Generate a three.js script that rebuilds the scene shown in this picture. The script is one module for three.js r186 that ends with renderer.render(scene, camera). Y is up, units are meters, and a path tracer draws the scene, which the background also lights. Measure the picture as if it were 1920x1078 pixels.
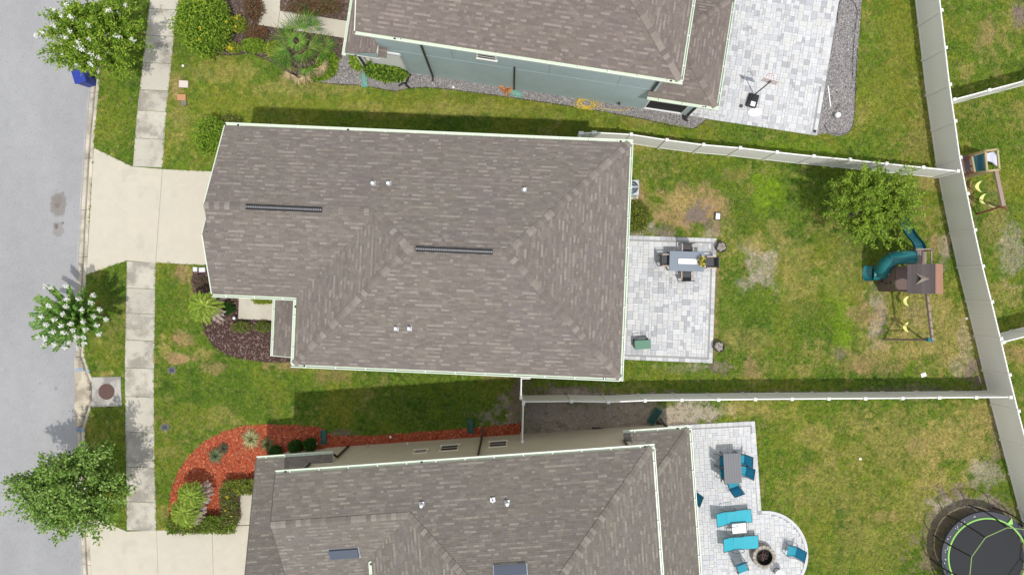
import * as THREE from 'three';
import { mergeGeometries } from 'three/addons/utils/BufferGeometryUtils.js';
import { RoundedBoxGeometry } from 'three/addons/geometries/RoundedBoxGeometry.js';

// ------------------------------------------------------------ camera, sky, sun, exposure
const scene = new THREE.Scene();
const EYE = 33.3, FOCAL = 1190;                       // drone height in metres, focal length in pixels of a 1920 px wide frame
const camera = new THREE.PerspectiveCamera(2 * Math.atan(539 / FOCAL) * 180 / Math.PI, 1024 / 574, 0.5, 900);
camera.position.set(0, EYE, 0);
camera.up.set(0, 0, -1);
camera.lookAt(0, 0, 0);

const SUN = new THREE.Vector3(0.2, 1, 0.4).normalize();
const SKY_GAIN = 1.5;
// hazy summer sky with broken white cloud, the same all round
function skyNoise(x, y, z) { const h = (i, j, k) => { let q = Math.imul(i, 374761393) + Math.imul(j, 668265263) + Math.imul(k, 1274126177); q = Math.imul(q ^ (q >>> 13), 1103515245); return ((q ^ (q >>> 16)) >>> 0) / 4294967296; }, i = Math.floor(x), j = Math.floor(y), k = Math.floor(z), s = (t) => t * t * (3 - 2 * t), a = s(x - i), b = s(y - j), c = s(z - k), m = (p, q, t) => p + (q - p) * t; return m(m(m(h(i, j, k), h(i + 1, j, k), a), m(h(i, j + 1, k), h(i + 1, j + 1, k), a), b), m(m(h(i, j, k + 1), h(i + 1, j, k + 1), a), m(h(i, j + 1, k + 1), h(i + 1, j + 1, k + 1), a), b), c); }
const SKY_W = 512, SKY_H = 256, skyData = new Float32Array(SKY_W * SKY_H * 4);
for (let j = 0; j < SKY_H; j++) for (let i = 0; i < SKY_W; i++) {
  const el = ((j + 0.5) / SKY_H - 0.5) * Math.PI, az = (i + 0.5) / SKY_W * Math.PI * 2, y = Math.sin(el), r = Math.cos(el), x = r * Math.cos(az), z = r * Math.sin(az), t = Math.max(y, 0);
  const air = [0.34 + 0.24 * (1 - t) ** 3, 0.41 + 0.18 * (1 - t) ** 3, 0.53 + 0.08 * (1 - t) ** 3];
  const q = 3 / (t + 0.35); let n = 0, a = 0.5; for (let o = 0; o < 5; o++) { n += a * skyNoise(x * q * 2 ** o + 7, o * 3.1, z * q * 2 ** o + 3); a *= 0.5; }
  const c = Math.min(1, Math.max(0, (n - 0.40) / 0.2)) * 0.8, cl = [0.72, 0.69, 0.64], k = (j * SKY_W + i) * 4;
  for (let e = 0; e < 3; e++) skyData[k + e] = (y < -0.02 ? [0.2, 0.2, 0.16][e] : air[e] + (cl[e] - air[e]) * c) * SKY_GAIN;
  skyData[k + 3] = 1;
}
const skyMap = new THREE.DataTexture(skyData, SKY_W, SKY_H, THREE.RGBAFormat, THREE.FloatType);
skyMap.mapping = THREE.EquirectangularReflectionMapping; skyMap.magFilter = THREE.LinearFilter; skyMap.minFilter = THREE.LinearFilter; skyMap.needsUpdate = true;
scene.background = skyMap; scene.environment = skyMap;

const sun = new THREE.DirectionalLight(new THREE.Color(1, 0.965, 0.91), 2.85);
sun.position.copy(SUN).multiplyScalar(90);
sun.castShadow = true;
sun.shadow.radius = 2.2;
sun.shadow.mapSize.set(4096, 4096);
Object.assign(sun.shadow.camera, { left: -45, right: 45, top: 35, bottom: -35, near: 10, far: 180 });
scene.add(sun);

const renderer = new THREE.WebGLRenderer({ antialias: true });
renderer.toneMapping = THREE.LinearToneMapping;
renderer.toneMappingExposure = 1.03;
renderer.shadowMap.enabled = true;

// ------------------------------------------------------------ helpers
const V3 = (x, y, z) => new THREE.Vector3(x, y, z);
function rng(seed) { let s = seed >>> 0; return () => { s = (s + 0x6D2B79F5) >>> 0; let t = s; t = Math.imul(t ^ (t >>> 15), t | 1); t ^= t + Math.imul(t ^ (t >>> 7), t | 61); return ((t ^ (t >>> 14)) >>> 0) / 4294967296; }; }
function hash(i, j, k = 0) { let h = Math.imul(i, 374761393) + Math.imul(j, 668265263) + Math.imul(k, 2147483647 ^ 0x5bd1e995); h = Math.imul(h ^ (h >>> 13), 1274126177); return ((h ^ (h >>> 16)) >>> 0) / 4294967296; }
function noise(x, y, k = 0) {
  const i = Math.floor(x), j = Math.floor(y); let f = x - i, g = y - j;
  f = f * f * (3 - 2 * f); g = g * g * (3 - 2 * g);
  const a = hash(i, j, k), b = hash(i + 1, j, k), c = hash(i, j + 1, k), d = hash(i + 1, j + 1, k);
  return a + (b - a) * f + (c - a) * g + (a - b - c + d) * f * g;
}
function fbm(x, y, k = 0, n = 4) { let s = 0, a = 0.5, t = 0; for (let i = 0; i < n; i++) { s += a * noise(x, y, k + i * 17); t += a; a *= 0.5; x = x * 2.03 + 5.1; y = y * 2.03 + 1.7; } return s / t; }
const clamp = (x, a = 0, b = 1) => Math.min(b, Math.max(a, x));
const smooth = (a, b, x) => { const t = clamp((x - a) / (b - a)); return t * t * (3 - 2 * t); };
const lerp = (a, b, t) => a + (b - a) * t;
const mix3 = (a, b, t) => [lerp(a[0], b[0], t), lerp(a[1], b[1], t), lerp(a[2], b[2], t)];
const lin = (c) => c <= 0.04045 ? c / 12.92 : Math.pow((c + 0.055) / 1.055, 2.4);
const toS = (c) => c <= 0.0031308 ? c * 12.92 : 1.055 * Math.pow(c, 1 / 2.4) - 0.055;

// survey plan: the aerial plan is drawn at FOCAL/EYE = 35.7 units a metre; a point known at height h is placed at its true spot
const at = (px, py, h = 0) => [(px - 960) / FOCAL * (EYE - h), (py - 539) / FOCAL * (EYE - h)];
const pl = (list, h = 0) => list.map(([a, b]) => at(a, b, h));

const taken = {};
function numbered(n) { const k = taken[n] = (taken[n] ?? -1) + 1; return k ? `${n}_${String(k).padStart(3, '0')}` : n; }
function shadowed(m) { m.castShadow = true; m.receiveShadow = true; return m; }
function part(name, geo, mat, parent, label) {
  const m = shadowed(new THREE.Mesh(Array.isArray(geo) ? merged(geo) : geo, mat));
  m.name = name; parent.add(m); if (label) m.userData.label = label; return m;
}
function tag(o, label, category, group, kind) { o.userData.label = label; o.userData.category = category; if (group) o.userData.group = group; if (kind) o.userData.kind = kind; return o; }
function thing(name, label, category, [x, y, z] = [0, 0, 0], turn = 0, group) {
  const o = new THREE.Group(); o.name = numbered(name); o.position.set(x, y, z); o.rotation.y = turn; scene.add(o);
  return tag(o, label, category, group);
}
function single(name, geo, mat, label, category, pos = [0, 0, 0], turn = 0, group, kind) {
  const m = part(numbered(name), geo, mat, scene); m.position.set(...pos); m.rotation.y = turn; return tag(m, label, category, group, kind);
}
const ground = (name, geo, mat, label, category) => single(name, geo, mat, label, category, [0, 0, 0], 0, null, 'structure');
function again(root, [x, y, z], turn, label) { const r = root.clone(); r.name = numbered(root.name.replace(/_\d{3}$/, '')); r.position.set(x, y, z); r.rotation.y = turn; r.userData = { ...root.userData, label }; scene.add(r); return r; }
function merged(list) {
  const l = list.map(g => { const n = g.index ? g.toNonIndexed() : g; for (const k of Object.keys(n.attributes)) if (!['position', 'normal', 'uv'].includes(k)) n.deleteAttribute(k); if (!n.attributes.uv) n.setAttribute('uv', new THREE.BufferAttribute(new Float32Array(n.attributes.position.count * 2), 2)); return n; });
  return l.length === 1 ? l[0] : mergeGeometries(l);
}
const bx = (w, h, d, x = 0, y = 0, z = 0) => new THREE.BoxGeometry(w, h, d).translate(x, y, z);
const rbx = (w, h, d, x = 0, y = 0, z = 0, r = 0.02) => new RoundedBoxGeometry(w, h, d, 2, Math.min(r, w / 2.1, h / 2.1, d / 2.1)).translate(x, y, z);
const cyl = (r0, r1, h, x = 0, y = 0, z = 0, n = 16) => new THREE.CylinderGeometry(r0, r1, h, n).translate(x, y, z);
const tor = (R, r, x = 0, y = 0, z = 0, n = 48, m = 8) => new THREE.TorusGeometry(R, r, m, n).rotateX(Math.PI / 2).translate(x, y, z);
function beam(a, b, w, h) {                              // a squared bar from a to b
  const A = V3(...a), B = V3(...b), d = B.clone().sub(A), L = d.length();
  const g = new THREE.BoxGeometry(w, h, L); const m = new THREE.Matrix4().lookAt(A, B, Math.abs(d.y) > 0.98 * L ? V3(1, 0, 0) : V3(0, 1, 0));
  return g.applyMatrix4(m).translate((A.x + B.x) / 2, (A.y + B.y) / 2, (A.z + B.z) / 2);
}
function rod(a, b, r0, r1 = r0, n = 8) {
  const A = V3(...a), B = V3(...b), d = B.clone().sub(A), L = d.length();
  return new THREE.CylinderGeometry(r1, r0, L, n).applyQuaternion(new THREE.Quaternion().setFromUnitVectors(V3(0, 1, 0), d.normalize())).translate((A.x + B.x) / 2, (A.y + B.y) / 2, (A.z + B.z) / 2);
}
const tube = (pts, r, n = 40, m = 8, closed = false) => new THREE.TubeGeometry(new THREE.CatmullRomCurve3(pts.map(p => V3(...p)), closed), n, r, m, closed);
function sheet(pts, y) {                                 // flat polygon [x, z], uv in metres
  const s = new THREE.Shape(pts.map(([x, z]) => new THREE.Vector2(x, -z)));
  return new THREE.ShapeGeometry(s).rotateX(-Math.PI / 2).translate(0, y, 0);
}
function slab(pts, y0, y1, bevel = 0) {
  const s = new THREE.Shape(pts.map(([x, z]) => new THREE.Vector2(x, -z)));
  const o = bevel ? { depth: y1 - y0 - bevel, bevelEnabled: true, bevelThickness: bevel, bevelSize: bevel, bevelOffset: -bevel, bevelSegments: 1 } : { depth: y1 - y0, bevelEnabled: false };
  return new THREE.ExtrudeGeometry(s, o).rotateX(-Math.PI / 2).translate(0, y0, 0);
}
function inside(pts, x, z) { let c = false; for (let i = 0, j = pts.length - 1; i < pts.length; j = i++) { const [a, b] = pts[i], [e, f] = pts[j]; if ((b > z) !== (f > z) && x < (e - a) * (z - b) / (f - b) + a) c = !c; } return c; }
function edgeDistance(pts, x, z) { let d = 1e9; for (let i = 0, j = pts.length - 1; i < pts.length; j = i++) { const [a, b] = pts[j], [e, f] = pts[i]; const t = clamp(((x - a) * (e - a) + (z - b) * (f - b)) / ((e - a) ** 2 + (f - b) ** 2 + 1e-9)); d = Math.min(d, Math.hypot(x - a - t * (e - a), z - b - t * (f - b))); } return d; }
function boundsOf(pts) { let b = [1e9, 1e9, -1e9, -1e9]; for (const [x, z] of pts) b = [Math.min(b[0], x), Math.min(b[1], z), Math.max(b[2], x), Math.max(b[3], z)]; return b; }

function rows(poly, y) { const xs = []; for (let i = 0, j = poly.length - 1; i < poly.length; j = i++) { const [a, b] = poly[i], [c, d] = poly[j]; if ((b > y) !== (d > y)) xs.push(a + (c - a) * (y - b) / (d - b)); } return xs.sort((p, q) => p - q); }
// a triangle collector with a colour for each face
class Tris {
  constructor() { this.p = []; this.c = []; this.u = []; }
  tri(a, b, c, col) { for (const q of [a, b, c]) { this.p.push(q[0], q[1], q[2]); this.u.push(q[0] + q[1] * 0.37, q[2] + q[1] * 0.61); if (col) this.c.push(col[0], col[1], col[2]); } }
  quad(a, b, c, d, col) { this.tri(a, b, c, col); this.tri(a, c, d, col); }
  geo() { const g = new THREE.BufferGeometry(); g.setAttribute('position', new THREE.Float32BufferAttribute(this.p, 3)); g.setAttribute('uv', new THREE.Float32BufferAttribute(this.u, 2)); if (this.c.length) g.setAttribute('color', new THREE.Float32BufferAttribute(this.c, 3)); g.computeVertexNormals(); return g; }
}

// ------------------------------------------------------------ textures and materials
function texture(w, h, f, { srgb = true, metres = [1, 1] } = {}) {       // f(i, j) -> linear rgb or a number
  const d = new Uint8Array(w * h * 4);
  for (let j = 0; j < h; j++) for (let i = 0; i < w; i++) { const v = f(i, j), k = (j * w + i) * 4; for (let c = 0; c < 3; c++) { const q = typeof v === 'number' ? v : v[c]; d[k + c] = clamp(srgb ? toS(q) : q) * 255; } d[k + 3] = 255; }
  const t = new THREE.DataTexture(d, w, h); t.wrapS = t.wrapT = THREE.RepeatWrapping; t.magFilter = THREE.LinearFilter; t.minFilter = THREE.LinearFilter; if (srgb) t.colorSpace = THREE.SRGBColorSpace; t.repeat.set(1 / metres[0], 1 / metres[1]); t.needsUpdate = true; return t;
}
const wrapNoise = (i, j, n, s, k) => { const x = i / n, y = j / n, b = (u, v) => noise(u * s, v * s, k); return lerp(lerp(b(x, y), b(x - 1, y), x), lerp(b(x, y - 1), b(x - 1, y - 1), x), y); };
const grain = texture(512, 512, (i, j) => 0.8 + 0.2 * (0.5 * hash(i, j, 3) + 0.3 * wrapNoise(i, j, 512, 90, 5) + 0.5 * wrapNoise(i, j, 512, 14, 8)), { metres: [2, 2] });
const bumps = texture(512, 512, (i, j) => 0.5 * hash(i, j, 31) + 0.5 * wrapNoise(i, j, 512, 120, 33), { srgb: false, metres: [1.2, 1.2] });
const concreteMap = texture(1024, 1024, (i, j) => {
  const a = wrapNoise(i, j, 1024, 7, 41), b = wrapNoise(i, j, 1024, 26, 44), c = wrapNoise(i, j, 1024, 110, 47), h = hash(i, j, 49);
  let v = 0.86 + 0.09 * (a - 0.5) + 0.08 * (b - 0.5) + 0.07 * (c - 0.5) + 0.06 * (h - 0.5);
  return [v, v * 0.985, v * 0.95];
}, { metres: [9, 9] });
const stainedMap = texture(1024, 1024, (i, j) => {
  const a = wrapNoise(i, j, 1024, 9, 61), b = wrapNoise(i, j, 1024, 30, 64), c = wrapNoise(i, j, 1024, 120, 67), h = hash(i, j, 69);
  const s = smooth(0.5, 0.78, 0.6 * a + 0.3 * b + 0.22 * c);
  let v = 0.86 + 0.09 * (b - 0.5) + 0.1 * (c - 0.5) + 0.06 * (h - 0.5); v *= 1 - 0.42 * s;
  return [v, v * (0.985 - 0.01 * s), v * (0.95 - 0.015 * s)];
}, { metres: [7, 7] });
const driveMap = texture(1024, 1024, (i, j) => {
  const a = wrapNoise(i, j, 1024, 6, 71), b = wrapNoise(i, j, 1024, 24, 74), c = wrapNoise(i, j, 1024, 130, 77), h = hash(i, j, 79), d = wrapNoise(i, j, 1024, 15, 83);
  let v = 0.88 + 0.07 * (a - 0.5) + 0.08 * (b - 0.5) + 0.08 * (c - 0.5) + 0.07 * (h - 0.5);
  v *= 1 - 0.09 * smooth(0.62, 0.8, 0.7 * d + 0.3 * b) - 0.05 * smooth(0.64, 0.74, 0.5 * a + 0.5 * c);
  return [v, v * 0.985, v * 0.955];
}, { metres: [6.5, 6.5] });
const std = (rgb, rough = 0.8, more = {}) => new THREE.MeshStandardMaterial({ color: new THREE.Color().setRGB(...rgb), roughness: rough, ...more });
const MAT = {
  concrete: std([0.605, 0.562, 0.468], 0.9, { map: driveMap, bumpMap: bumps, bumpScale: 0.002 }),
  walk: std([0.58, 0.545, 0.475], 0.92, { map: stainedMap, bumpMap: bumps, bumpScale: 0.003 }),
  kerb: std([0.60, 0.55, 0.46], 0.9, { map: stainedMap, bumpMap: bumps, bumpScale: 0.002 }),
  joint: std([0.12, 0.11, 0.09], 1),
  vinyl: std([0.86, 0.84, 0.80], 0.5, { map: grain }),
  vinylTop: std([0.86, 0.85, 0.80], 0.42),
  gutter: std([0.72, 0.79, 0.65], 0.4, { map: grain }),
  soffit: std([0.70, 0.72, 0.64], 0.8),
  black: std([0.012, 0.012, 0.013], 0.5),
  darkMetal: std([0.035, 0.033, 0.032], 0.42, { metalness: 0.4 }),
  bronze: std([0.045, 0.037, 0.03], 0.45, { metalness: 0.2 }),
  white: std([0.86, 0.86, 0.85], 0.5),
  greyPlastic: std([0.16, 0.17, 0.18], 0.6),
  lead: std([0.48, 0.50, 0.53], 0.45, { metalness: 0.5 }),
  glass: new THREE.MeshPhysicalMaterial({ color: new THREE.Color().setRGB(0.02, 0.025, 0.03), roughness: 0.06, clearcoat: 1 }),
  dimGlass: new THREE.MeshPhysicalMaterial({ color: new THREE.Color().setRGB(0.012, 0.013, 0.013), roughness: 0.35, specularIntensity: 0.3 }),
  bark: std([0.16, 0.12, 0.085], 0.95, { map: grain, bumpMap: bumps, bumpScale: 0.01 }),
  wood: std([0.24, 0.15, 0.10], 0.75, { map: grain }),
};
// ------------------------------------------------------------ outlines of the ground
const lineAt = (list, y) => { for (let i = 1; i < list.length; i++) if (y <= list[i][1] || i === list.length - 1) { const [a, b] = list[i - 1], [c, d] = list[i]; return a + (c - a) * (y - b) / (d - b); } };
const ROAD_EDGE = [[230, -900], [188, -100], [178, 0], [164, 150], [153, 270], [144.5, 405], [139, 520], [135.5, 650], [135, 720], [136, 808], [145, 1020], [148, 1078], [157, 1200], [235, 2000]];
const kerbBack = (y) => lineAt(ROAD_EDGE, y) + 22;
const INLET = [[158, 670], [172, 709], [172, 757], [159, 802]];
const WALK_W = [[292, -200], [280, 0], [270, 90], [257, 200], [248, 312], [237, 489], [234, 640], [233, 700], [234, 800], [236, 900], [237, 996], [243, 1180], [252, 1300]];
const WALK_E = [[352, -200], [334, 0], [323, 90], [312, 200], [304, 317], [291, 493], [288, 700], [288, 800], [290, 900], [293, 994], [299, 1180], [308, 1300]];
const DRIVE_1 = pl([[175, 277], [248, 312], [304, 317], [500, 326], [490, 502], [291, 493], [237, 489], [161, 515]]);
const DRIVE_2 = pl([[163, 964], [237, 996], [293, 994], [397, 990], [442, 985], [560, 981], [566, 1172], [299, 1180], [243, 1180], [176, 1212]]);
const WALK_S = pl([[446, 925], [520, 921], [520, 982], [442, 985]]);
const PAD = pl([[447, 556], [560, 561], [560, 603], [446, 598]]);
const WALK_N = pl([[500, -60], [528, -60], [523, 20], [700, 47], [696, 79], [484, 47]]);
const PATIO_1 = pl([[1080, 438], [1344, 447], [1336, 681], [1075, 670]]);
const PATIO_2 = pl([[1250, -330], [1640, -330], [1573, 0], [1531, 254], [1329, 223], [1200, 203]]);
const arc3 = []; for (let k = 0; k <= 20; k++) { const a = -1.66 + k * 0.155; arc3.push([1435 + 81 * Math.cos(a), 1040 + 83 * Math.sin(a)]); }
const PATIO_3 = pl([[1150, 804], [1415, 790], [1427, 957], ...arc3, [1452, 1260], [1170, 1275]]);
const MULCH_1 = pl([[361, 506], [357, 530], [368, 570], [378, 600], [383, 625], [398, 650], [420, 664], [450, 673], [490, 679], [560, 682], [620, 660], [620, 515], [400, 504]]);
const MULCH_2 = pl([[317, 985], [315, 950], [321, 912], [336, 878], [357, 850], [382, 827], [418, 808], [458, 797], [505, 795], [560, 796], [598, 800], [625, 817], [700, 816], [745, 812], [880, 802], [978, 793], [978, 840], [620, 880], [530, 925], [450, 925], [446, 988], [320, 1000]]);
const GRAVEL_1 = pl([[585, 149], [600, 155], [680, 161], [745, 171], [766, 166], [800, 164], [900, 175], [1000, 189], [1100, 204], [1200, 222], [1300, 241], [1326, 224], [1345, 200], [1300, 160], [770, 90], [655, 60], [640, 110]]);
const MULCH_3 = pl([[392, 88], [400, 98], [432, 104], [468, 100], [505, 115], [545, 140], [585, 149], [640, 108], [700, 40], [700, -80], [420, -80]]);
const GRAVEL_2 = pl([[1640, -330], [1680, -330], [1617, 0], [1612, 60], [1606, 150], [1601, 234], [1592, 250], [1570, 256], [1550, 250], [1531, 254], [1573, 0]]);

const HARD = [DRIVE_1, DRIVE_2, WALK_S, PAD, WALK_N];
// ------------------------------------------------------------ the lawn: what grows and lies where
const C = { deep: [0.066, 0.128, 0.013], green: [0.110, 0.176, 0.017], olive: [0.185, 0.208, 0.024], lime: [0.155, 0.25, 0.014], straw: [0.38, 0.30, 0.10], tan: [0.36, 0.245, 0.115], sand: [0.37, 0.315, 0.235], dirt: [0.20, 0.155, 0.12], bareDirt: [0.32, 0.27, 0.225] };
// [plan x, plan y, radius x, radius y, what, amount, turn]
const PATCHES = [
  [1300, 388, 64, 46, 'tan', 1.3], [1305, 402, 22, 24, 'dirt', 1.0], [1330, 420, 26, 16, 'dirt', 0.8], [1275, 375, 30, 22, 'straw', 0.7],
  [1425, 500, 24, 52, 'sand', 0.85, -0.5], [1400, 535, 22, 14, 'sand', 0.7], [1448, 480, 14, 26, 'sand', 0.7], [1420, 455, 25, 20, 'straw', 0.7], [1455, 430, 25, 30, 'straw', 0.45],
  [1440, 362, 34, 42, 'lime', 1.0], [1585, 600, 24, 52, 'lime', 1.15], [1560, 545, 22, 40, 'lime', 0.7], [1585, 470, 40, 40, 'straw', 0.35], [1545, 465, 34, 40, 'olive', 0.6],
  [1638, 560, 15, 30, 'sand', 0.75], [1650, 600, 18, 44, 'dirt', 1.0], [1645, 585, 16, 50, 'sand', 0.7], [1622, 588, 34, 24, 'tan', 0.95], [1690, 600, 26, 44, 'straw', 0.5], [1650, 650, 22, 10, 'sand', 0.6], [1576, 665, 12, 12, 'dirt', 0.6], [1615, 690, 20, 14, 'tan', 0.6], [1640, 620, 12, 26, 'sand', 0.5],
  [1715, 585, 22, 30, 'dirt', 0.5], [1720, 590, 80, 70, 'straw', 0.45], [1790, 620, 50, 90, 'straw', 0.5], [1640, 680, 60, 30, 'tan', 0.5], [1680, 650, 70, 30, 'straw', 0.5], [1500, 520, 50, 70, 'straw', 0.35], [1580, 530, 50, 50, 'straw', 0.35], [1400, 640, 60, 30, 'straw', 0.4],
  [1812, 655, 16, 46, 'sand', 0.75, -0.2], [1795, 690, 18, 20, 'sand', 0.7], [1828, 700, 18, 32, 'dirt', 0.9], [1760, 640, 80, 55, 'straw', 0.42],
  [1760, 455, 22, 30, 'tan', 0.85], [1770, 470, 12, 40, 'sand', 0.7], [1745, 340, 34, 22, 'straw', 0.7],
  [1200, 375, 16, 44, 'tan', 0.95], [1200, 430, 30, 14, 'sand', 0.75], [1250, 432, 18, 14, 'dirt', 0.9], [1330, 440, 22, 12, 'sand', 0.6], [1342, 560, 8, 130, 'tan', 0.85], [1345, 690, 22, 14, 'dirt', 0.9], [1290, 690, 60, 10, 'sand', 0.45],
  [1410, 690, 18, 22, 'tan', 0.7], [1375, 620, 14, 40, 'straw', 0.6], [1500, 690, 30, 14, 'straw', 0.5], [1370, 580, 40, 50, 'green', 0.8], [1240, 700, 50, 14, 'olive', 0.6],
  [1460, 740, 240, 9, 'dirt', 0.8], [1700, 735, 120, 14, 'dirt', 0.55], [1060, 735, 90, 14, 'dirt', 0.9], [985, 720, 20, 14, 'dirt', 0.7],
  [1100, 782, 150, 38, 'bareDirt', 2.2], [1030, 800, 80, 30, 'bareDirt', 2], [1180, 800, 90, 34, 'bareDirt', 2], [1280, 776, 62, 24, 'sand', 1.6], [1330, 772, 50, 18, 'sand', 0.9], [1385, 768, 44, 16, 'straw', 0.7], [1335, 796, 90, 5, 'dirt', 1],
  [1530, 818, 36, 26, 'straw', 0.95], [1560, 860, 20, 26, 'tan', 0.75], [1523, 880, 16, 18, 'tan', 0.6], [1600, 790, 60, 30, 'straw', 0.3], [1440, 775, 40, 14, 'straw', 0.5],
  [1640, 880, 230, 120, 'olive', 0.6], [1700, 830, 120, 70, 'straw', 0.42], [1560, 930, 110, 60, 'straw', 0.32], [1740, 940, 90, 60, 'straw', 0.36], [1620, 1030, 120, 60, 'straw', 0.22],
  [1660, 968, 26, 12, 'tan', 0.8], [1720, 840, 22, 22, 'tan', 0.5], [1800, 830, 80, 55, 'straw', 0.62], [1840, 780, 40, 30, 'straw', 0.7], [1850, 890, 34, 30, 'sand', 0.75], [1760, 900, 50, 22, 'straw', 0.5], [1870, 800, 14, 90, 'dirt', 0.5],
  [1790, 965, 60, 42, 'dirt', 1.4], [1755, 1010, 26, 60, 'dirt', 1.2], [1770, 950, 34, 16, 'sand', 0.9], [1840, 945, 50, 18, 'sand', 0.8], [1850, 1040, 110, 90, 'dirt', 1.6], [1545, 1000, 24, 90, 'olive', 0.5], [1660, 1000, 120, 80, 'olive', 0.35],
  [1850, 60, 20, 50, 'tan', 0.55, 0.3], [1810, 130, 18, 16, 'straw', 0.5], [1900, 40, 24, 30, 'straw', 0.6], [1912, 25, 14, 20, 'dirt', 1.4], [1870, 410, 30, 60, 'straw', 0.5], [1895, 470, 26, 70, 'sand', 0.62], [1880, 560, 40, 40, 'straw', 0.5], [1850, 240, 60, 50, 'deep', 0.45], [1815, 360, 14, 40, 'tan', 0.7], [1915, 660, 30, 20, 'tan', 0.6],
  [345, 637, 26, 14, 'tan', 1.0], [333, 672, 24, 12, 'tan', 1.0], [305, 650, 12, 22, 'straw', 0.6], [400, 690, 30, 16, 'tan', 0.6], [385, 665, 20, 14, 'straw', 0.6], [345, 515, 20, 22, 'tan', 0.75], [360, 535, 10, 40, 'straw', 0.5], [545, 685, 50, 12, 'tan', 0.7], [620, 705, 44, 14, 'tan', 0.5], [520, 740, 30, 40, 'olive', 0.6], [420, 745, 90, 30, 'deep', 0.35], [350, 780, 60, 30, 'olive', 0.5], [410, 775, 20, 14, 'straw', 0.4], [315, 845, 30, 14, 'straw', 0.5],
  [640, 812, 26, 8, 'dirt', 1.3], [575, 700, 20, 16, 'lime', 0.5], [950, 705, 60, 10, 'tan', 0.5], [970, 740, 12, 60, 'dirt', 0.8],
  [800, 195, 480, 26, 'olive', 0.75], [560, 165, 100, 22, 'straw', 0.42], [860, 205, 120, 18, 'straw', 0.42], [1080, 215, 200, 16, 'green', 0.4], [700, 205, 60, 14, 'straw', 0.4], [420, 130, 70, 30, 'straw', 0.42], [335, 215, 20, 60, 'straw', 0.4], [1230, 245, 90, 12, 'lime', 0.55], [337, 165, 16, 26, 'tan', 0.6],
  [215, 220, 40, 60, 'olive', 0.4], [210, 570, 30, 60, 'deep', 0.4], [205, 650, 30, 30, 'olive', 0.3], [200, 700, 22, 6, 'straw', 0.7],
  [1690, 70, 50, 80, 'olive', 0.75], [1660, 180, 60, 80, 'olive', 0.85], [1630, 110, 30, 60, 'green', 0.5], [1640, 250, 40, 30, 'deep', 0.3], [1725, 260, 30, 60, 'tan', 0.28], [1480, 280, 140, 14, 'lime', 0.5], [1240, 300, 60, 20, 'deep', 0.3], [1300, 330, 70, 22, 'deep', 0.5], [1390, 400, 30, 60, 'deep', 0.5], [1540, 370, 40, 50, 'deep', 0.4], [1370, 330, 30, 16, 'tan', 0.3], [1500, 600, 60, 60, 'deep', 0.3], [1470, 620, 24, 60, 'olive', 0.5],
].map(([a, b, c, d, w, s, t = 0]) => { const [x, z] = at(a, b); return { x, z, rx: c / 35.74, rz: d / 35.74, col: C[w], s, cs: Math.cos(t), sn: Math.sin(t), bare: w === 'sand' || w === 'dirt' || w === 'bareDirt' ? 1 : w === 'tan' ? 0.6 : w === 'straw' ? 0.25 : 0 }; });
const GRID = 4, cells = new Map();
PATCHES.forEach(p => { const R = Math.max(p.rx, p.rz) * 1.7; for (let i = Math.floor((p.x - R) / GRID); i <= Math.floor((p.x + R) / GRID); i++) for (let j = Math.floor((p.z - R) / GRID); j <= Math.floor((p.z + R) / GRID); j++) { const k = i * 1000 + j; if (!cells.has(k)) cells.set(k, []); cells.get(k).push(p); } });
function turf(x, z) {                                     // colour of what covers the soil, and how bare it is
  const a = fbm(x * 0.33, z * 0.33, 100, 3), b = fbm(x * 1.5, z * 1.5, 120, 3), c = noise(x * 6, z * 6, 140);
  let t = 0.44 * a + 0.30 * b + 0.16 * c + 0.10 * noise(x * 15, z * 15, 141);
  let col = t < 0.5 ? mix3(C.deep, C.green, smooth(0.32, 0.5, t)) : mix3(C.green, C.olive, smooth(0.5, 0.68, t));
  const dry = smooth(0.53, 0.72, 0.55 * fbm(x * 0.55 + 9, z * 0.55, 160, 3) + 0.3 * noise(x * 4.1, z * 4.1, 170) + 0.15 * noise(x * 13, z * 13, 180));
  col = mix3(col, C.straw, 0.44 * dry);
  let bare = 0.1 * dry;
  const list = cells.get(Math.floor(x / GRID) * 1000 + Math.floor(z / GRID));
  if (list) {
    const rag = 0.95 * (fbm(x * 2.4, z * 2.4, 200, 4) - 0.5) * 2 + 0.5 * (noise(x * 8, z * 8, 210) - 0.5) + 0.35 * (noise(x * 19, z * 19, 220) - 0.5);
    const hole = smooth(0.5, 0.66, 0.6 * noise(x * 3.3, z * 3.3, 230) + 0.4 * noise(x * 9, z * 9, 231));
    for (const p of list) {
      const dx = x - p.x, dz = z - p.z, u = (dx * p.cs + dz * p.sn) / p.rx, v = (-dx * p.sn + dz * p.cs) / p.rz, d = Math.sqrt(u * u + v * v);
      if (d > 1.7) continue;
      const m = clamp(p.s, 0, 1) * (1 - 0.45 * hole) * smooth(0.28, -0.3, d - 0.93 + 0.78 * rag - 0.18 * (p.s - 1));
      if (m > 0) { col = mix3(col, p.col, m); bare = lerp(bare, p.bare, m * clamp(p.s + 0.1)); }
    }
  }
  return [col, bare];
}
const TX = 68, TZ = 40;
const lawnMap = texture(2048, 1204, (i, j) => {
  const x = (i + 0.5) / 2048 * TX - TX / 2, z = TZ / 2 - (j + 0.5) / 1204 * TZ;
  const [c, bare] = turf(x, z), g = 0.7 + 0.6 * hash(i, j, 7);
  return c.map((v, k) => v * lerp(1, g, 0.55) * (1 - 0.12 * (1 - bare)));
}, { metres: [TX, TZ] });
lawnMap.offset.set(0.5, 0.5);
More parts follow.
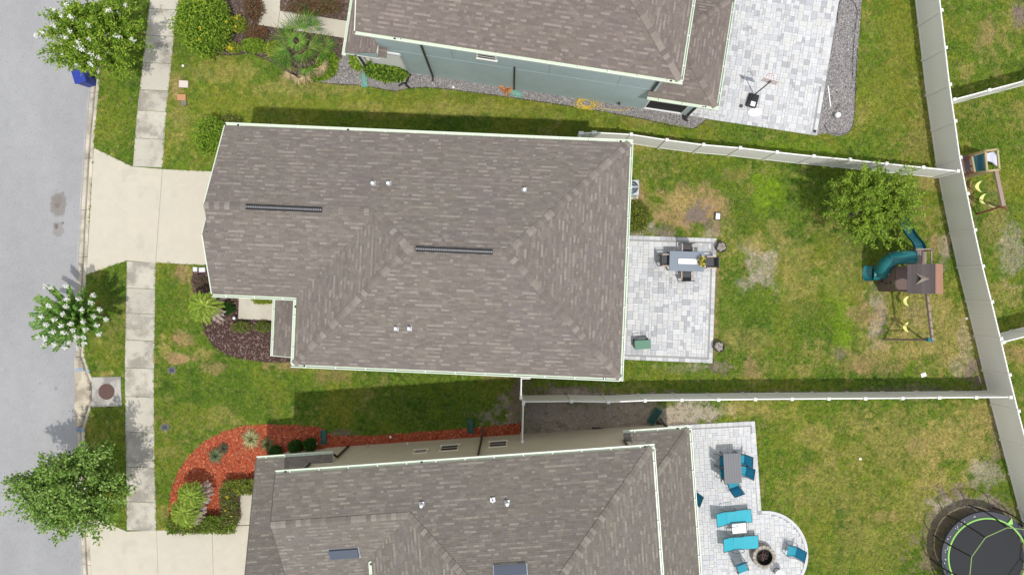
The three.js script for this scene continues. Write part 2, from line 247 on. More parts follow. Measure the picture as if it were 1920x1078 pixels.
const lawnMat = std([1, 1, 1], 1, { map: lawnMap, bumpMap: bumps, bumpScale: 0.012 });

ground('ground', sheet([[-400, -400], [400, -400], [400, 400], [-400, 400]], -0.2), std([0.15, 0.15, 0.06], 1, { map: grain }), 'wide ground under the neighbourhood', 'ground');
const back = []; for (let y = -900; y <= 2000; y += y > -120 && y < 1220 ? 20 : 120) { if (y > 668 && y < 805) continue; back.push(at(kerbBack(y), y)); if (y > 645 && y <= 665) INLET.forEach(q => back.push(at(...q))); }
const LAWN = [...back, [150, at(0, 2000)[1]], [150, at(0, -900)[1]]];
ground('lawn', sheet(LAWN, 0), lawnMat, 'green and dry patched lawn around the houses', 'lawn');

// road, kerb
const roadPts = []; for (let y = -900; y <= 2000; y += 50) roadPts.push(at(lineAt(ROAD_EDGE, y) + 3, y));
const roadMap = texture(2048, 1024, (i, j) => {
  const x = i / 2048 * 34 - 34, z = 17 - j / 1024 * 34;           // metres
  const a = fbm(x * 0.25, z * 0.12, 300, 3), b = noise(x * 3, z * 3, 310), h = hash(i, j, 320), h2 = hash(i >> 1, j >> 1, 321);
  let v = 0.315 + 0.06 * (a - 0.5) + 0.02 * (b - 0.5) + 0.05 * (h - 0.5) + 0.03 * (h2 - 0.5) + 0.03 * (noise(x * 0.9, z * 0.35, 311) - 0.5);
  let col = [v, v * 0.99, v * 1.0];
  const spots = [[105, 383, 16, 27, 0.75], [104, 430, 12, 14, 0.5], [103, 385, 4, 4, 0.9], [101, 425, 4, 6, 1.2], [113, 418, 3, 4, 1], [103, 377, 9, 14, 0.4], [100, 730, 4, 4, 0.5], [70, 720, 2, 2, 0.5]];
  for (const [px, py, rx, ry, s] of spots) { const [sx, sz] = at(px, py), d = Math.hypot((x - sx) / (rx / 35.7), (z - sz) / (ry / 35.7)) + 0.5 * (fbm(x * 6, z * 6, 330, 2) - 0.5); const m = s * smooth(1.05, 0.8, d) * (0.75 + 0.35 * noise(x * 25, z * 25, 331)); if (m > 0) col = mix3(col, [0.15, 0.115, 0.085], clamp(m * 0.75)); }
  if (h > 0.9985) col = [0.08, 0.08, 0.08];
  return col;
}, { metres: [34, 34] });
roadMap.offset.set(0, 0.5);
ground('road', sheet([...roadPts, [-34, at(0, 2000)[1]], [-34, at(0, -900)[1]]], -0.12), std([1, 1, 1], 0.95, { map: roadMap, bumpMap: bumps, bumpScale: 0.004 }), 'pale worn asphalt street along the left edge', 'road');

// rolled kerb: pan falls to a flow line and rises to the back; cast in lengths with a joint between
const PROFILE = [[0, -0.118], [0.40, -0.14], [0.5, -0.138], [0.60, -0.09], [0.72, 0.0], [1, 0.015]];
function kerbLength(y0, y1, lift = 0, f0 = 0, f1 = 1) {
  const t = new Tris(), n = Math.max(1, Math.ceil((y1 - y0) / 9));
  const row = (y, top) => { const a = at(lineAt(ROAD_EDGE, y), y), b = at(kerbBack(y), y); return PROFILE.map(([f, h]) => { const g = clamp(f, f0, f1); return [lerp(a[0], b[0], g), (top ? h + lift : -0.25), lerp(a[1], b[1], g)]; }); };
  for (let k = 0; k < n; k++) {
    const p = row(lerp(y0, y1, k / n), true), q = row(lerp(y0, y1, (k + 1) / n), true);
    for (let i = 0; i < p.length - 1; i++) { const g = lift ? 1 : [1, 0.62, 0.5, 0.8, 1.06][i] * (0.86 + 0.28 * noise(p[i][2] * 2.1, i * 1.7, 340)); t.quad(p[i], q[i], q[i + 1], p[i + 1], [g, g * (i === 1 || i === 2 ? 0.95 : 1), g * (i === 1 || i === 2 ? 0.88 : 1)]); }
    if (!lift) { const e = p.length - 1, pb = row(lerp(y0, y1, k / n)), qb = row(lerp(y0, y1, (k + 1) / n)); const w1 = [1, 1, 1]; t.quad(p[e], q[e], qb[e], pb[e], w1); t.quad(pb[0], qb[0], q[0], p[0], w1); if (k === 0) for (let i = 0; i < e; i++) t.quad(pb[i], p[i], p[i + 1], pb[i + 1], w1); if (k === n - 1) for (let i = 0; i < e; i++) t.quad(q[i], qb[i], qb[i + 1], q[i + 1], w1); }
  }
  return t.geo();
}
const kerb = tag(thing('kerb', 'rolled concrete kerb and gutter beside the street', 'kerb'), 'rolled concrete kerb and gutter beside the street', 'kerb', null, 'structure');
const kerbMat = MAT.kerb.clone(); kerbMat.vertexColors = true;
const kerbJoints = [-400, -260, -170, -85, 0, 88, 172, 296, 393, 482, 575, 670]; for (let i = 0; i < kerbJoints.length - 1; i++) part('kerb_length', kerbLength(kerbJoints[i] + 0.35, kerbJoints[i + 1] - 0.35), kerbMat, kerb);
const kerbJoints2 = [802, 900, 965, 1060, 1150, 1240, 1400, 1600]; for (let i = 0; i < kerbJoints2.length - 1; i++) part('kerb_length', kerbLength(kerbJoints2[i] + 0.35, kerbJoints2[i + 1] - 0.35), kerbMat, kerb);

// storm drain: dipped pan, flared kerb, slab with a round cover
const drain = thing('storm_drain', 'concrete storm drain inlet with round rusty cover beside the street', 'storm drain', [0, 0, 0]);
{
  const O = V3(...[at(200, 734)[0], 0, at(200, 734)[1]]); drain.position.copy(O);
  const rel = (pts) => pl(pts).map(([x, z]) => [x - O.x, z - O.z]);
  const pan = [[135.2, 670.4], [153, 670.4], [159, 686], [167, 711], [171.5, 718], [171.5, 752], [166, 762], [153.5, 801.6], [135.8, 801.6]], flow = [[149, 668], [155, 690], [163, 712], [169, 735], [164, 762], [154, 785], [147, 804]], t = new Tris(), N = 44;
  const toFlow = (x, y) => { let d = 1e9; for (let i = 1; i < flow.length; i++) { const [a, b] = flow[i - 1], [c, e] = flow[i], u = clamp(((x - a) * (c - a) + (y - b) * (e - b)) / ((c - a) ** 2 + (e - b) ** 2)); d = Math.min(d, Math.hypot(x - a - u * (c - a), y - b - u * (e - b))); } return d; };
  const rowX = (y) => { const xs = rows(pan, y); return [xs[0], xs[xs.length - 1]]; }, P = (x, y) => { const [X, Z] = rel([[x, y]])[0]; return [X, -0.118 - 0.055 * smooth(9, 1, toFlow(x, y)), Z]; };
  for (let j = 0; j < N; j++) { const y0 = lerp(670.5, 801.5, j / N), y1 = lerp(670.5, 801.5, (j + 1) / N), A = rowX(y0 + 0.01), B = rowX(y1 - 0.01); for (let i = 0; i < 12; i++) { const x0 = lerp(A[0], A[1], i / 12), x1 = lerp(A[0], A[1], (i + 1) / 12), x2 = lerp(B[0], B[1], (i + 1) / 12), x3 = lerp(B[0], B[1], i / 12), g = 1.05 - 0.5 * smooth(5.2, 2.6, toFlow((x0 + x2) / 2, (y0 + y1) / 2) + 2.6 * (noise(x0 * 0.5, y0 * 0.5, 350) - 0.5)) - 0.25 * smooth(0.55, 0.75, noise(x0 * 0.16, y0 * 0.11, 351)); t.quad(P(x3, y1), P(x2, y1), P(x1, y0), P(x0, y0), [g, g * 0.97, g * 0.92]); } }
  part('gutter_pan', t.geo(), kerbMat, drain);
  for (const q of [[[152.6, 670.4], [158, 670.4], [172.2, 709], [172.2, 718], [166.5, 711]], [[153.2, 801.6], [166.2, 760], [172.2, 752], [172.2, 757], [159, 801.6]]]) part('kerb_wing', slab(rel(q), -0.24, 0.025, 0.02), MAT.kerb, drain);
  part('inlet_mouth', slab(rel([[171, 714], [175, 714], [175, 755], [171, 755]]), -0.21, -0.02), MAT.black, drain);
  part('slab', slab(rel([[172.4, 707], [226, 706], [228, 761], [172.4, 763]]), -0.018, 0.06, 0.012), std([0.52, 0.50, 0.47], 0.95, { map: stainedMap, bumpMap: bumps, bumpScale: 0.004 }), drain);
  const cover = part('cover', cyl(0.415, 0.415, 0.03, 0, 0.068, 0, 40), std([0.115, 0.062, 0.05], 0.8, { map: grain }), drain, 'round rusty brown iron cover');
  part('rim', tor(0.425, 0.012, 0, 0.064, 0), std([0.36, 0.33, 0.3], 0.9), cover);
  for (let k = -3; k <= 3; k++) { const L = Math.sqrt(0.38 ** 2 - (k * 0.1) ** 2) * 2; part('rib', bx(L, 0.006, 0.02, 0, 0.086, k * 0.1), std([0.125, 0.068, 0.055], 0.8), cover); }
  const blue = std([0.36, 0.46, 0.56], 0.8, { map: stainedMap });
  part('paint_mark', (() => { const g = sheet(rel([[137, 691], [152, 690], [152, 696.5], [137, 697]]), -0.112); return g; })(), blue, drain);
  part('paint_mark', sheet(rel([[159.5, 692], [166, 693], [167, 698.5], [161.8, 697.5]]), 0.026), blue, drain);
}
ground('kerb_paint', kerbLength(803, 810, 0.005, 0.02, 0.98), std([0.30, 0.42, 0.56], 0.8, { map: stainedMap }), 'blue paint mark across the kerb near the storm drain', 'paint mark');

// pavement slabs, each its own piece
const walk = tag(thing('sidewalk', 'stained concrete sidewalk of square slabs along the street', 'sidewalk'), 'stained concrete sidewalk of square slabs along the street', 'sidewalk', null, 'structure');
const walkMats = [0, 1, 2, 3].map(k => { const m = MAT.walk.clone(); m.map = stainedMap.clone(); m.map.offset.set(k * 0.27, k * 0.41); m.map.needsUpdate = true; m.color.multiplyScalar([1.04, 1.0, 1.07, 1.02][k]); return m; });
function slabsBetween(js) { js.forEach((y, i) => { if (!i) return; const g = 0.35, a = js[i - 1] + g, b = y - g; part('slab', slab(pl([[lineAt(WALK_W, a), a], [lineAt(WALK_E, a), a + 2.5], [lineAt(WALK_E, b), b + 2.5], [lineAt(WALK_W, b), b]]), -0.1, 0.024, 0.006), walkMats[(i * 7 + 3) % 4], walk); }); }
slabsBetween([-190, -140, -88, -36, 16, 66, 117, 168, 207, 259, 312]);
slabsBetween([489.5, 540, 587, 637, 689, 743, 809, 875, 940, 994]);
slabsBetween([1181, 1240, 1300]);
function driveSlabs(name, label, sets) { const d = tag(thing(name, label, 'driveway'), label, 'driveway', null, 'structure'); sets.forEach((s, i) => { const [cx, cz] = s.reduce((a, p) => [a[0] + p[0] / s.length, a[1] + p[1] / s.length], [0, 0]); const q = s.map(([x, z]) => { const l = Math.hypot(cx - x, cz - z); return [x + (cx - x) / l * 0.01, z + (cz - z) / l * 0.01]; }); part('slab', slab(q, -0.1, 0.03, 0.006), MAT.concrete, d); }); return d; }
driveSlabs('driveway', 'cream concrete driveway of the middle house', [pl([[175, 277], [248, 312], [304, 317], [291, 493], [237, 489], [161.5, 515]]), pl([[304, 317], [520, 327], [510, 503], [291, 493]])]);
driveSlabs('driveway', 'cream concrete driveway at the lower left beside the red mulch bed', [pl([[164, 964], [237, 996], [293, 994], [299, 1180], [243, 1180], [178, 1212]]), pl([[293, 994], [397, 990], [402, 1178], [299, 1180]]), pl([[397, 990], [442, 985.6], [590, 981], [596, 1172], [402, 1178]])]);
driveSlabs('entry_walk', 'concrete entry walk beside the red mulch bed', [WALK_S]).userData.category = 'walk';
driveSlabs('entry_walk', 'cream concrete entry pad in the dark mulch bed', [PAD]).userData.category = 'walk';
driveSlabs('entry_walk', 'concrete front walk of the teal house behind the fan palm', [pl([[500, -60], [528, -60], [524.5, 20.3], [519.6, 52.5], [484, 47]]), pl([[524.5, 20.3], [700, 47], [696, 79], [519.6, 52.5]])]).userData.category = 'walk';

// beds
const mulchMap = (k, c0, c1) => texture(512, 512, (i, j) => mix3(c0, c1, clamp(0.2 + 0.55 * hash(i >> 1, j >> 2, k) + 0.45 * (wrapNoise(i, j, 512, 40, k + 1) - 0.3))), { metres: [4, 4] });
const redBed = std([1, 1, 1], 1, { map: mulchMap(400, [0.22, 0.032, 0.014], [0.55, 0.125, 0.05]), bumpMap: bumps, bumpScale: 0.03 });
const darkBed = std([1, 1, 1], 1, { map: mulchMap(410, [0.035, 0.018, 0.016], [0.12, 0.07, 0.06]), bumpMap: bumps, bumpScale: 0.03 });
const brownBed = std([1, 1, 1], 1, { map: mulchMap(420, [0.06, 0.036, 0.028], [0.19, 0.135, 0.11]), bumpMap: bumps, bumpScale: 0.03 });
const stoneBed = std([1, 1, 1], 1, { map: mulchMap(430, [0.17, 0.155, 0.15], [0.45, 0.42, 0.41]), bumpMap: bumps, bumpScale: 0.03 });
ground('mulch_bed', sheet(MULCH_1, 0.014), darkBed, 'dark brown mulch bed before the middle house', 'mulch bed');
ground('mulch_bed', sheet(MULCH_2, 0.014), redBed, 'bright red mulch bed around the lower house', 'mulch bed');
ground('mulch_bed', sheet(MULCH_3, 0.010), brownBed, 'brown planting bed at the front of the teal house', 'mulch bed');
ground('gravel_bed', sheet(GRAVEL_1, 0.016), stoneBed, 'grey gravel strip along the teal wall', 'gravel bed');
ground('gravel_bed', sheet(GRAVEL_2, 0.016), stoneBed, 'grey gravel strip beside the upper paver patio', 'gravel bed');
function scatter(name, polys, n, geo, mat, y, colours, sMin, sMax, label, category, seed, flat = 1) {
  const R = rng(seed), areas = polys.map(p => { const b = boundsOf(p); return (b[2] - b[0]) * (b[3] - b[1]); }), total = areas.reduce((a, b) => a + b), M = new THREE.Matrix4(), E = new THREE.Euler(), Q = new THREE.Quaternion(), list = [];
  polys.forEach((p, k) => { const b = boundsOf(p); for (let i = 0; i < n * areas[k] / total; i++) { const x = lerp(b[0], b[2], R()), z = lerp(b[1], b[3], R()); if (Math.abs(x) < 29 && Math.abs(z) < 17 && inside(p, x, z) && !HARD.some(q => inside(q, x, z))) list.push([x, z]); } });
  const im = new THREE.InstancedMesh(geo, mat, list.length), c = new THREE.Color();
  list.forEach(([x, z], i) => { E.set((R() - 0.5) * flat, R() * 6.28, (R() - 0.5) * flat); const s = lerp(sMin, sMax, R()); M.compose(V3(x, y + R() * 0.012, z), Q.setFromEuler(E), V3(s, s, s)); im.setMatrixAt(i, M); const q = colours[Math.floor(R() * colours.length)], w = 0.75 + 0.5 * R(); im.setColorAt(i, c.setRGB(q[0] * w, q[1] * w, q[2] * w)); });
  shadowed(im); im.name = numbered(name); scene.add(im); return tag(im, label, category, null, 'stuff');
}
const chip = bx(0.11, 0.014, 0.035), pebble = new THREE.IcosahedronGeometry(0.03, 0).scale(1, 0.6, 0.8), plain = std([1, 1, 1], 0.95);
scatter('mulch_chips', [MULCH_2], 16000, chip, plain, 0.02, [[0.42, 0.075, 0.03], [0.54, 0.13, 0.05], [0.27, 0.04, 0.02], [0.60, 0.20, 0.09], [0.40, 0.16, 0.09]], 0.5, 1.3, 'loose red mulch chips on the red bed', 'mulch', 11, 0.9);
scatter('mulch_chips', [MULCH_1], 9000, chip, plain, 0.02, [[0.10, 0.05, 0.042], [0.15, 0.08, 0.065], [0.06, 0.03, 0.026], [0.26, 0.19, 0.15]], 0.5, 1.2, 'loose dark mulch chips on the bed of the middle house', 'mulch', 12, 0.9);
scatter('mulch_chips', [MULCH_3], 9000, chip, plain, 0.018, [[0.12, 0.075, 0.058], [0.18, 0.13, 0.10], [0.07, 0.04, 0.032], [0.26, 0.20, 0.17]], 0.5, 1.2, 'loose brown mulch chips before the teal house', 'mulch', 13, 0.9);
scatter('gravel', [GRAVEL_1, GRAVEL_2], 60000, pebble, plain, 0.026, [[0.34, 0.32, 0.31], [0.23, 0.21, 0.205], [0.46, 0.435, 0.42], [0.29, 0.265, 0.265], [0.13, 0.12, 0.12], [0.56, 0.53, 0.51]], 0.6, 1.3, 'loose grey gravel on the strips of the teal house', 'gravel', 14, 2);
single('bed_edging', [tube(pl([[392, 86], [400, 98], [432, 104], [468, 100], [505, 115], [545, 140], [600, 155], [680, 161], [745, 171], [766, 166], [800, 164], [900, 175], [1000, 189], [1100, 204], [1200, 222], [1300, 241], [1326, 224]]).map(([x, z]) => [x, 0.03, z]), 0.022, 220, 6)], std([0.05, 0.038, 0.032], 0.8), 'thin dark edging along the beds of the teal house', 'edging');
single('bed_edging', [tube(pl([[1571, 45], [1572, 12], [1582, -2], [1598, 2], [1607, 20], [1603, 60], [1600, 100], [1599, 145]]).map(([x, z]) => [x, 0.04, z]), 0.018, 90, 6), tube(pl([[1608, 90], [1605, 150], [1600, 232], [1592, 247], [1570, 252], [1553, 247], [1546, 234]]).map(([x, z]) => [x, 0.04, z]), 0.018, 90, 6)], std([0.06, 0.045, 0.045], 0.8), 'dark edging strip lying on gravel beside the upper patio', 'edging');

// ------------------------------------------------------------ paved patios
function chamfered(w, d, h, c) { const t = new Tris(), a = w / 2, b = d / 2, q = (x, y, z) => [x, y, z]; const B = [[-a, -b], [a, -b], [a, b], [-a, b]], T = [[-a + c, -b + c], [a - c, -b + c], [a - c, b - c], [-a + c, b - c]]; for (let i = 0; i < 4; i++) { const j = (i + 1) % 4; t.quad(q(B[i][0], -h, B[i][1]), q(B[i][0], -c, B[i][1]), q(B[j][0], -c, B[j][1]), q(B[j][0], -h, B[j][1])); t.quad(q(B[i][0], -c, B[i][1]), q(T[i][0], 0, T[i][1]), q(T[j][0], 0, T[j][1]), q(B[j][0], -c, B[j][1])); } t.quad(q(T[3][0], 0, T[3][1]), q(T[2][0], 0, T[2][1]), q(T[1][0], 0, T[1][1]), q(T[0][0], 0, T[0][1])); return t.geo(); }
const paverMap = texture(256, 256, (i, j) => 0.80 + 0.14 * wrapNoise(i, j, 256, 12, 500) + 0.10 * wrapNoise(i, j, 256, 50, 503) + 0.06 * hash(i, j, 505), { metres: [1.1, 1.1] });
const PAVE_TONES = [[0.61, 0.61, 0.615], [0.575, 0.575, 0.585], [0.645, 0.645, 0.64], [0.535, 0.535, 0.55], [0.475, 0.48, 0.49], [0.625, 0.615, 0.60], [0.42, 0.42, 0.43], [0.595, 0.585, 0.57]];
const paveMats = PAVE_TONES.map(c => std(c, 0.9, { map: paverMap }));
const paverGeo = {};
function patio(name, label, pts, deg, seed, border, visible, mod = 0.142, tones = [0, 1, 2, 3, 4, 5, 6, 7]) {
  const R = rng(seed), g = tag(thing(name, label, 'patio'), label, 'patio', null, 'structure'), Y = 0.055;
  part('bedding_sand', sheet(pts, 0.03), std([0.36, 0.35, 0.335], 1, { map: grain }), g);
  const a = deg * Math.PI / 180, c = Math.cos(a), s = Math.sin(a), m = mod, [ox, oz] = pts[1];
  const W = (i, j) => [ox + i * c - j * s, oz + i * s + j * c], N = 120, used = new Set(), list = [];
  const ok = (i, j) => { const [x, z] = W((i + 0.5) * m, (j + 0.5) * m); return !used.has(i * 1000 + j) && inside(pts, x, z) && edgeDistance(pts, x, z) > border + 0.04 && visible(x, z); };
  const sizes = [[2, 3, 0.2], [3, 2, 0.2], [2, 2, 0.32], [2, 1, 0.12], [1, 2, 0.12], [1, 1, 1]];
  for (let j = -N; j < N; j++) for (let i = -N; i < N; i++) {
    if (!ok(i, j)) continue;
    let r = R(); let k = sizes.findIndex(q => (r -= q[2]) < 0); if (k < 0) k = 5;
    for (; k < 6; k++) { const [w, d] = sizes[k]; let f = true; for (let p = 0; p < w && f; p++) for (let q = 0; q < d && f; q++) if (!ok(i + p, j + q)) f = false; if (f || k === 5) break; }
    const [w, d] = sizes[k]; for (let p = 0; p < w; p++) for (let q = 0; q < d; q++) used.add((i + p) * 1000 + j + q);
    const [x, z] = W((i + w / 2) * m, (j + d / 2) * m); list.push({ x, z, w: w * m - 0.007, d: d * m - 0.007, key: `${w}x${d}x${m}`, turn: -a });
  }
  if (border) pts.forEach((p, i) => { const q = pts[(i + 1) % pts.length], L = Math.hypot(q[0] - p[0], q[1] - p[1]), n = Math.max(1, Math.round(L / 0.29)), dx = (q[0] - p[0]) / L, dz = (q[1] - p[1]) / L; for (let k = 0; k < n; k++) { const t = (k + 0.5) / n * L; let x = p[0] + dx * t - dz * border / 2, z = p[1] + dz * t + dx * border / 2; if (!inside(pts, x, z)) { x += dz * border; z -= dx * border; } if (visible(x, z)) list.push({ x, z, w: L / n - 0.007, d: border - 0.008, key: `b${Math.round(L / n * 200)}`, turn: -Math.atan2(dz, dx) }); } });
  list.forEach(o => { o.k = tones[Math.floor(Math.pow(R(), 1.25) * tones.length)]; o.y = Y + (R() - 0.5) * 0.005; o.dist = Math.hypot(o.x, o.z) - Math.sqrt(o.w * o.d) * 30; });
  list.sort((p, q) => p.dist - q.dist);
  const rest = new Tris();
  list.forEach((o, n) => {
    const geo = paverGeo[o.key] ??= chamfered(o.w, o.d, 0.05, 0.006);
    if (n < 300) { const q = part('paver', geo, paveMats[o.k], g); q.position.set(o.x, o.y, o.z); q.rotation.y = o.turn; }
    else { const P = geo.attributes.position, cs = Math.cos(o.turn), sn = Math.sin(o.turn), f = (i) => [o.x + P.getX(i) * cs + P.getZ(i) * sn, o.y + P.getY(i), o.z - P.getX(i) * sn + P.getZ(i) * cs]; for (let i = 0; i < P.count; i += 3) rest.tri(f(i), f(i + 1), f(i + 2), PAVE_TONES[o.k]); }
  });
  if (rest.p.length) { const q = part('pavers', rest.geo(), std([1, 1, 1], 0.9, { map: paverMap, vertexColors: true }), g); q.userData.kind = 'stuff'; }
  return g;
}
patio('patio', 'pale grey paver patio behind the middle house', PATIO_1, 2, 21, 0.2, (x, z) => x > 4.2);
patio('patio', 'pale grey paver patio behind the teal house', PATIO_2, 9, 22, 0.16, (x, z) => z > -17.5 && x > 8.6);
patio('patio', 'pale paver patio with a round end behind the lower house', PATIO_3, -3, 23, 0.16, (x, z) => z < 17.5 && x > 7.4, 0.125, [0, 5, 2, 7, 1, 0, 3]);
// ------------------------------------------------------------ roofs
const TONES = [[0.165, 0.148, 0.136], [0.185, 0.165, 0.15], [0.205, 0.186, 0.168], [0.225, 0.20, 0.178], [0.265, 0.238, 0.21], [0.305, 0.275, 0.245], [0.19, 0.166, 0.162], [0.20, 0.185, 0.155], [0.245, 0.216, 0.20]].map(([r, g, b]) => [(r - 0.21) * 0.8 + 0.208, (g - 0.188) * 0.8 + 0.177, (b - 0.17) * 0.8 + 0.155]);
const granules = texture(256, 256, (i, j) => 0.62 + 0.5 * hash(i, j, 600) + 0.16 * wrapNoise(i, j, 256, 60, 601), { metres: [1.6, 1.6] });
const TINTS = [[1, 1, 1], [1.02, 0.985, 0.985], [0.955, 0.985, 0.96]];
const toneMats = TINTS.map(t => TONES.map(c => std(c.map((v, i) => v * t[i]), 0.96, { map: granules })));
const roofStuff = std([1, 1, 1], 0.96, { map: granules, vertexColors: true });
const deckMat = std([0.10, 0.09, 0.082], 1);
const TABS = [0.13, 0.19, 0.25, 0.32, 0.4], COURSE = 0.092;
function tabTris(t, P, x0, x1, y0, X0, X1, y1, lift, col) {     // one shingle: butt edge raised, upper edge tucked in
  const a = P(x0, y0, lift), b = P(x1, y0, lift), c = P(X1, y1, 0.003), d = P(X0, y1, 0.003), e = P(x0, y0, 0), f = P(x1, y0, 0);
  t.quad(a, b, c, d, col); t.quad(e, f, b, a, col); t.tri(e, a, d, col); t.tri(f, c, b, col);
}
const tabGeos = TABS.map(w => [0.010, 0.016].map(l => { const t = new Tris(); tabTris(t, (x, y, z) => [x, y, z], 0, w - 0.006, 0, 0, w - 0.006, COURSE + 0.01, l); return t.geo(); }));
class Roof {
  constructor(house, name = 'roof', most = 300) { this.house = house; this.tint = house.userData.label.includes('teal') ? 1 : house.userData.label.includes('beige') ? 2 : 0; this.deck = new Tris(); this.list = []; this.name = name; this.most = most; this.capList = []; this.house.updateMatrixWorld(true); }
  plane(pts, seed) {                                     // first two points run along the eave
    const p = pts.map(q => V3(...q)), e = p[1].clone().sub(p[0]).normalize(), n = new THREE.Vector3();
    const far = p.slice(2).reduce((a, b) => b.y > a.y ? b : a); n.crossVectors(e, far.clone().sub(p[0])).normalize(); if (n.y < 0) n.negate();
    const s = n.clone().cross(e); if (s.y < 0) s.negate();
    const O = p[0], loc = p.map(q => { const d = q.clone().sub(O); return [d.dot(e), d.dot(s)]; });
    const flip = e.clone().cross(s).dot(n) < 0;
    const tri = THREE.ShapeUtils.triangulateShape(loc.map(([x, y]) => new THREE.Vector2(x, y)), []);
    for (const [i, j, k] of tri) this.deck.tri(...[i, j, k].map(q => p[q].clone().addScaledVector(n, -0.004).toArray()));
    const P = (x, y, z) => [O.x + e.x * x + s.x * y + n.x * z, O.y + e.y * x + s.y * y + n.y * z, O.z + e.z * x + s.z * y + n.z * z];
    const R = rng(seed), top = Math.max(...loc.map(q => q[1]));
    for (let y = -0.03, row = 0; y < top - 0.02; y += COURSE, row++) {
      const y1 = Math.min(y + COURSE + 0.01, top), A = rows(loc, Math.max(y, 0) + 1e-4), B = rows(loc, Math.min(y1, top) - 1e-4);
      for (let k = 0; k + 1 < A.length; k += 2) {
        const l0 = A[k], r0 = A[k + 1], l1 = B[k] ?? (l0 + r0) / 2, r1 = B[k + 1] ?? l1;
        let x = Math.min(l0, l1) - R() * 0.4; const end = Math.max(r0, r1);
        while (x < end) {
          const wi = Math.floor(R() * 5), w = TABS[wi], a = x, b = x + w - 0.006; x += w;
          const x0 = clamp(a, l0, r0), x1 = clamp(b, l0, r0), X0 = clamp(a, l1, Math.max(l1, r1)), X1 = clamp(b, l1, Math.max(l1, r1));
          if (x1 - x0 < 0.01 && X1 - X0 < 0.01) continue;
          const c = P((a + b) / 2, y, 0), hue = noise(c[0] * 0.35 + seed, c[2] * 0.35, 610), r = R();
          const k2 = row % 2 ? (r < 0.12 ? 0 : r < 0.30 ? 1 : r < 0.44 ? (hue > 0.5 ? 6 : 7) : r < 0.56 ? 2 : r < 0.66 ? 3 : r < 0.74 ? 8 : r < 0.88 ? 4 : 5) : (r < 0.2 ? 0 : r < 0.5 ? 1 : r < 0.7 ? (hue > 0.5 ? 6 : 7) : r < 0.9 ? 2 : 3);
          this.list.push({ whole: a >= Math.max(l0, l1) && b <= Math.min(r0, r1), wi, li: R() < 0.5 ? 0 : 1, a, b, y, y1, x0, x1, X0, X1, P, e, s, n, k: k2, c, flip });
        }
      }
    }
    return n;
  }
  caps(a, b, n1, n2, seed) {                             // ridge and hip caps from a (low) to b
    const A = V3(...a), B = V3(...b), d = B.clone().sub(A), L = d.length(); d.normalize();
    const s1 = n1.clone().cross(d), s2 = n2.clone().cross(d); if (s1.y > 0) s1.negate(); if (s2.y > 0) s2.negate();
    if (s1.dot(s2) > 0.9) s2.negate();
    const N = n1.clone().add(n2).normalize(), R = rng(seed), step = 0.21, len = 0.24, w = 0.155, t = new Tris();
    const v = (along, side, q, up) => { const o = V3(0, 0, 0).addScaledVector(d, along).addScaledVector(side, q).addScaledVector(N, up); return [o.x, o.y, o.z]; };
    for (const sd of [s1, s2]) {
      const hi = 0.05, lo = 0.022; t.quad(v(0, sd, 0, hi), v(0, sd, w, hi), v(len, sd, w, lo), v(len, sd, 0, lo));
      t.quad(v(0, sd, 0, hi), v(0, sd, 0, 0), v(0, sd, w, 0), v(0, sd, w, hi)); t.quad(v(0, sd, w, hi), v(0, sd, w, 0), v(len, sd, w, 0), v(len, sd, w, lo));
    }
    const g = t.geo();
    for (let q = 0; q + 0.1 < L; q += step) this.capList.push([g, A.clone().addScaledVector(d, Math.min(q, L - len * 0.8)), R]);
  }
  build() {
    const m = part(this.name, this.deck.geo(), deckMat, this.house), rest = new Tris(), W = this.house.matrixWorld, v = new THREE.Vector3();
    this.list.forEach(o => { v.set(...o.c).applyMatrix4(W); const f = FOCAL / (EYE - v.y); o.d = o.whole && Math.abs(v.x * f) < 930 && Math.abs(v.z * f) < 515 ? Math.hypot(v.x, EYE - v.y, v.z) - TABS[o.wi] * 2 : 1e6; });
    this.list.sort((a, b) => a.d - b.d);
    const B = new THREE.Matrix4();
    this.list.forEach((o, i) => {
      if (i < this.most && o.d < 1e5) {
        const q = part('shingle', tabGeos[o.wi][o.li], toneMats[this.tint][o.k], m), p = o.P(o.flip ? o.b : o.a, o.y, 0);
        const ex = o.flip ? o.e.clone().negate() : o.e; B.makeBasis(ex, o.s, o.n); q.quaternion.setFromRotationMatrix(B); q.position.set(...p);
      } else tabTris(rest, o.P, ...(o.flip ? [o.x1, o.x0, o.y, o.X1, o.X0] : [o.x0, o.x1, o.y, o.X0, o.X1]), o.y1, o.li ? 0.016 : 0.010, TONES[o.k].map((v, q) => v * TINTS[this.tint][q]));
    });
    const q = part('shingles', rest.geo(), roofStuff, m); q.userData.kind = 'stuff';
    this.capList.forEach(([g, p, R]) => { const c = part('ridge_cap', g, toneMats[this.tint][[0, 1, 3, 4, 5, 4, 1, 2][Math.floor(R() * 8)]], m); c.position.copy(p); });
    return m;
  }
}
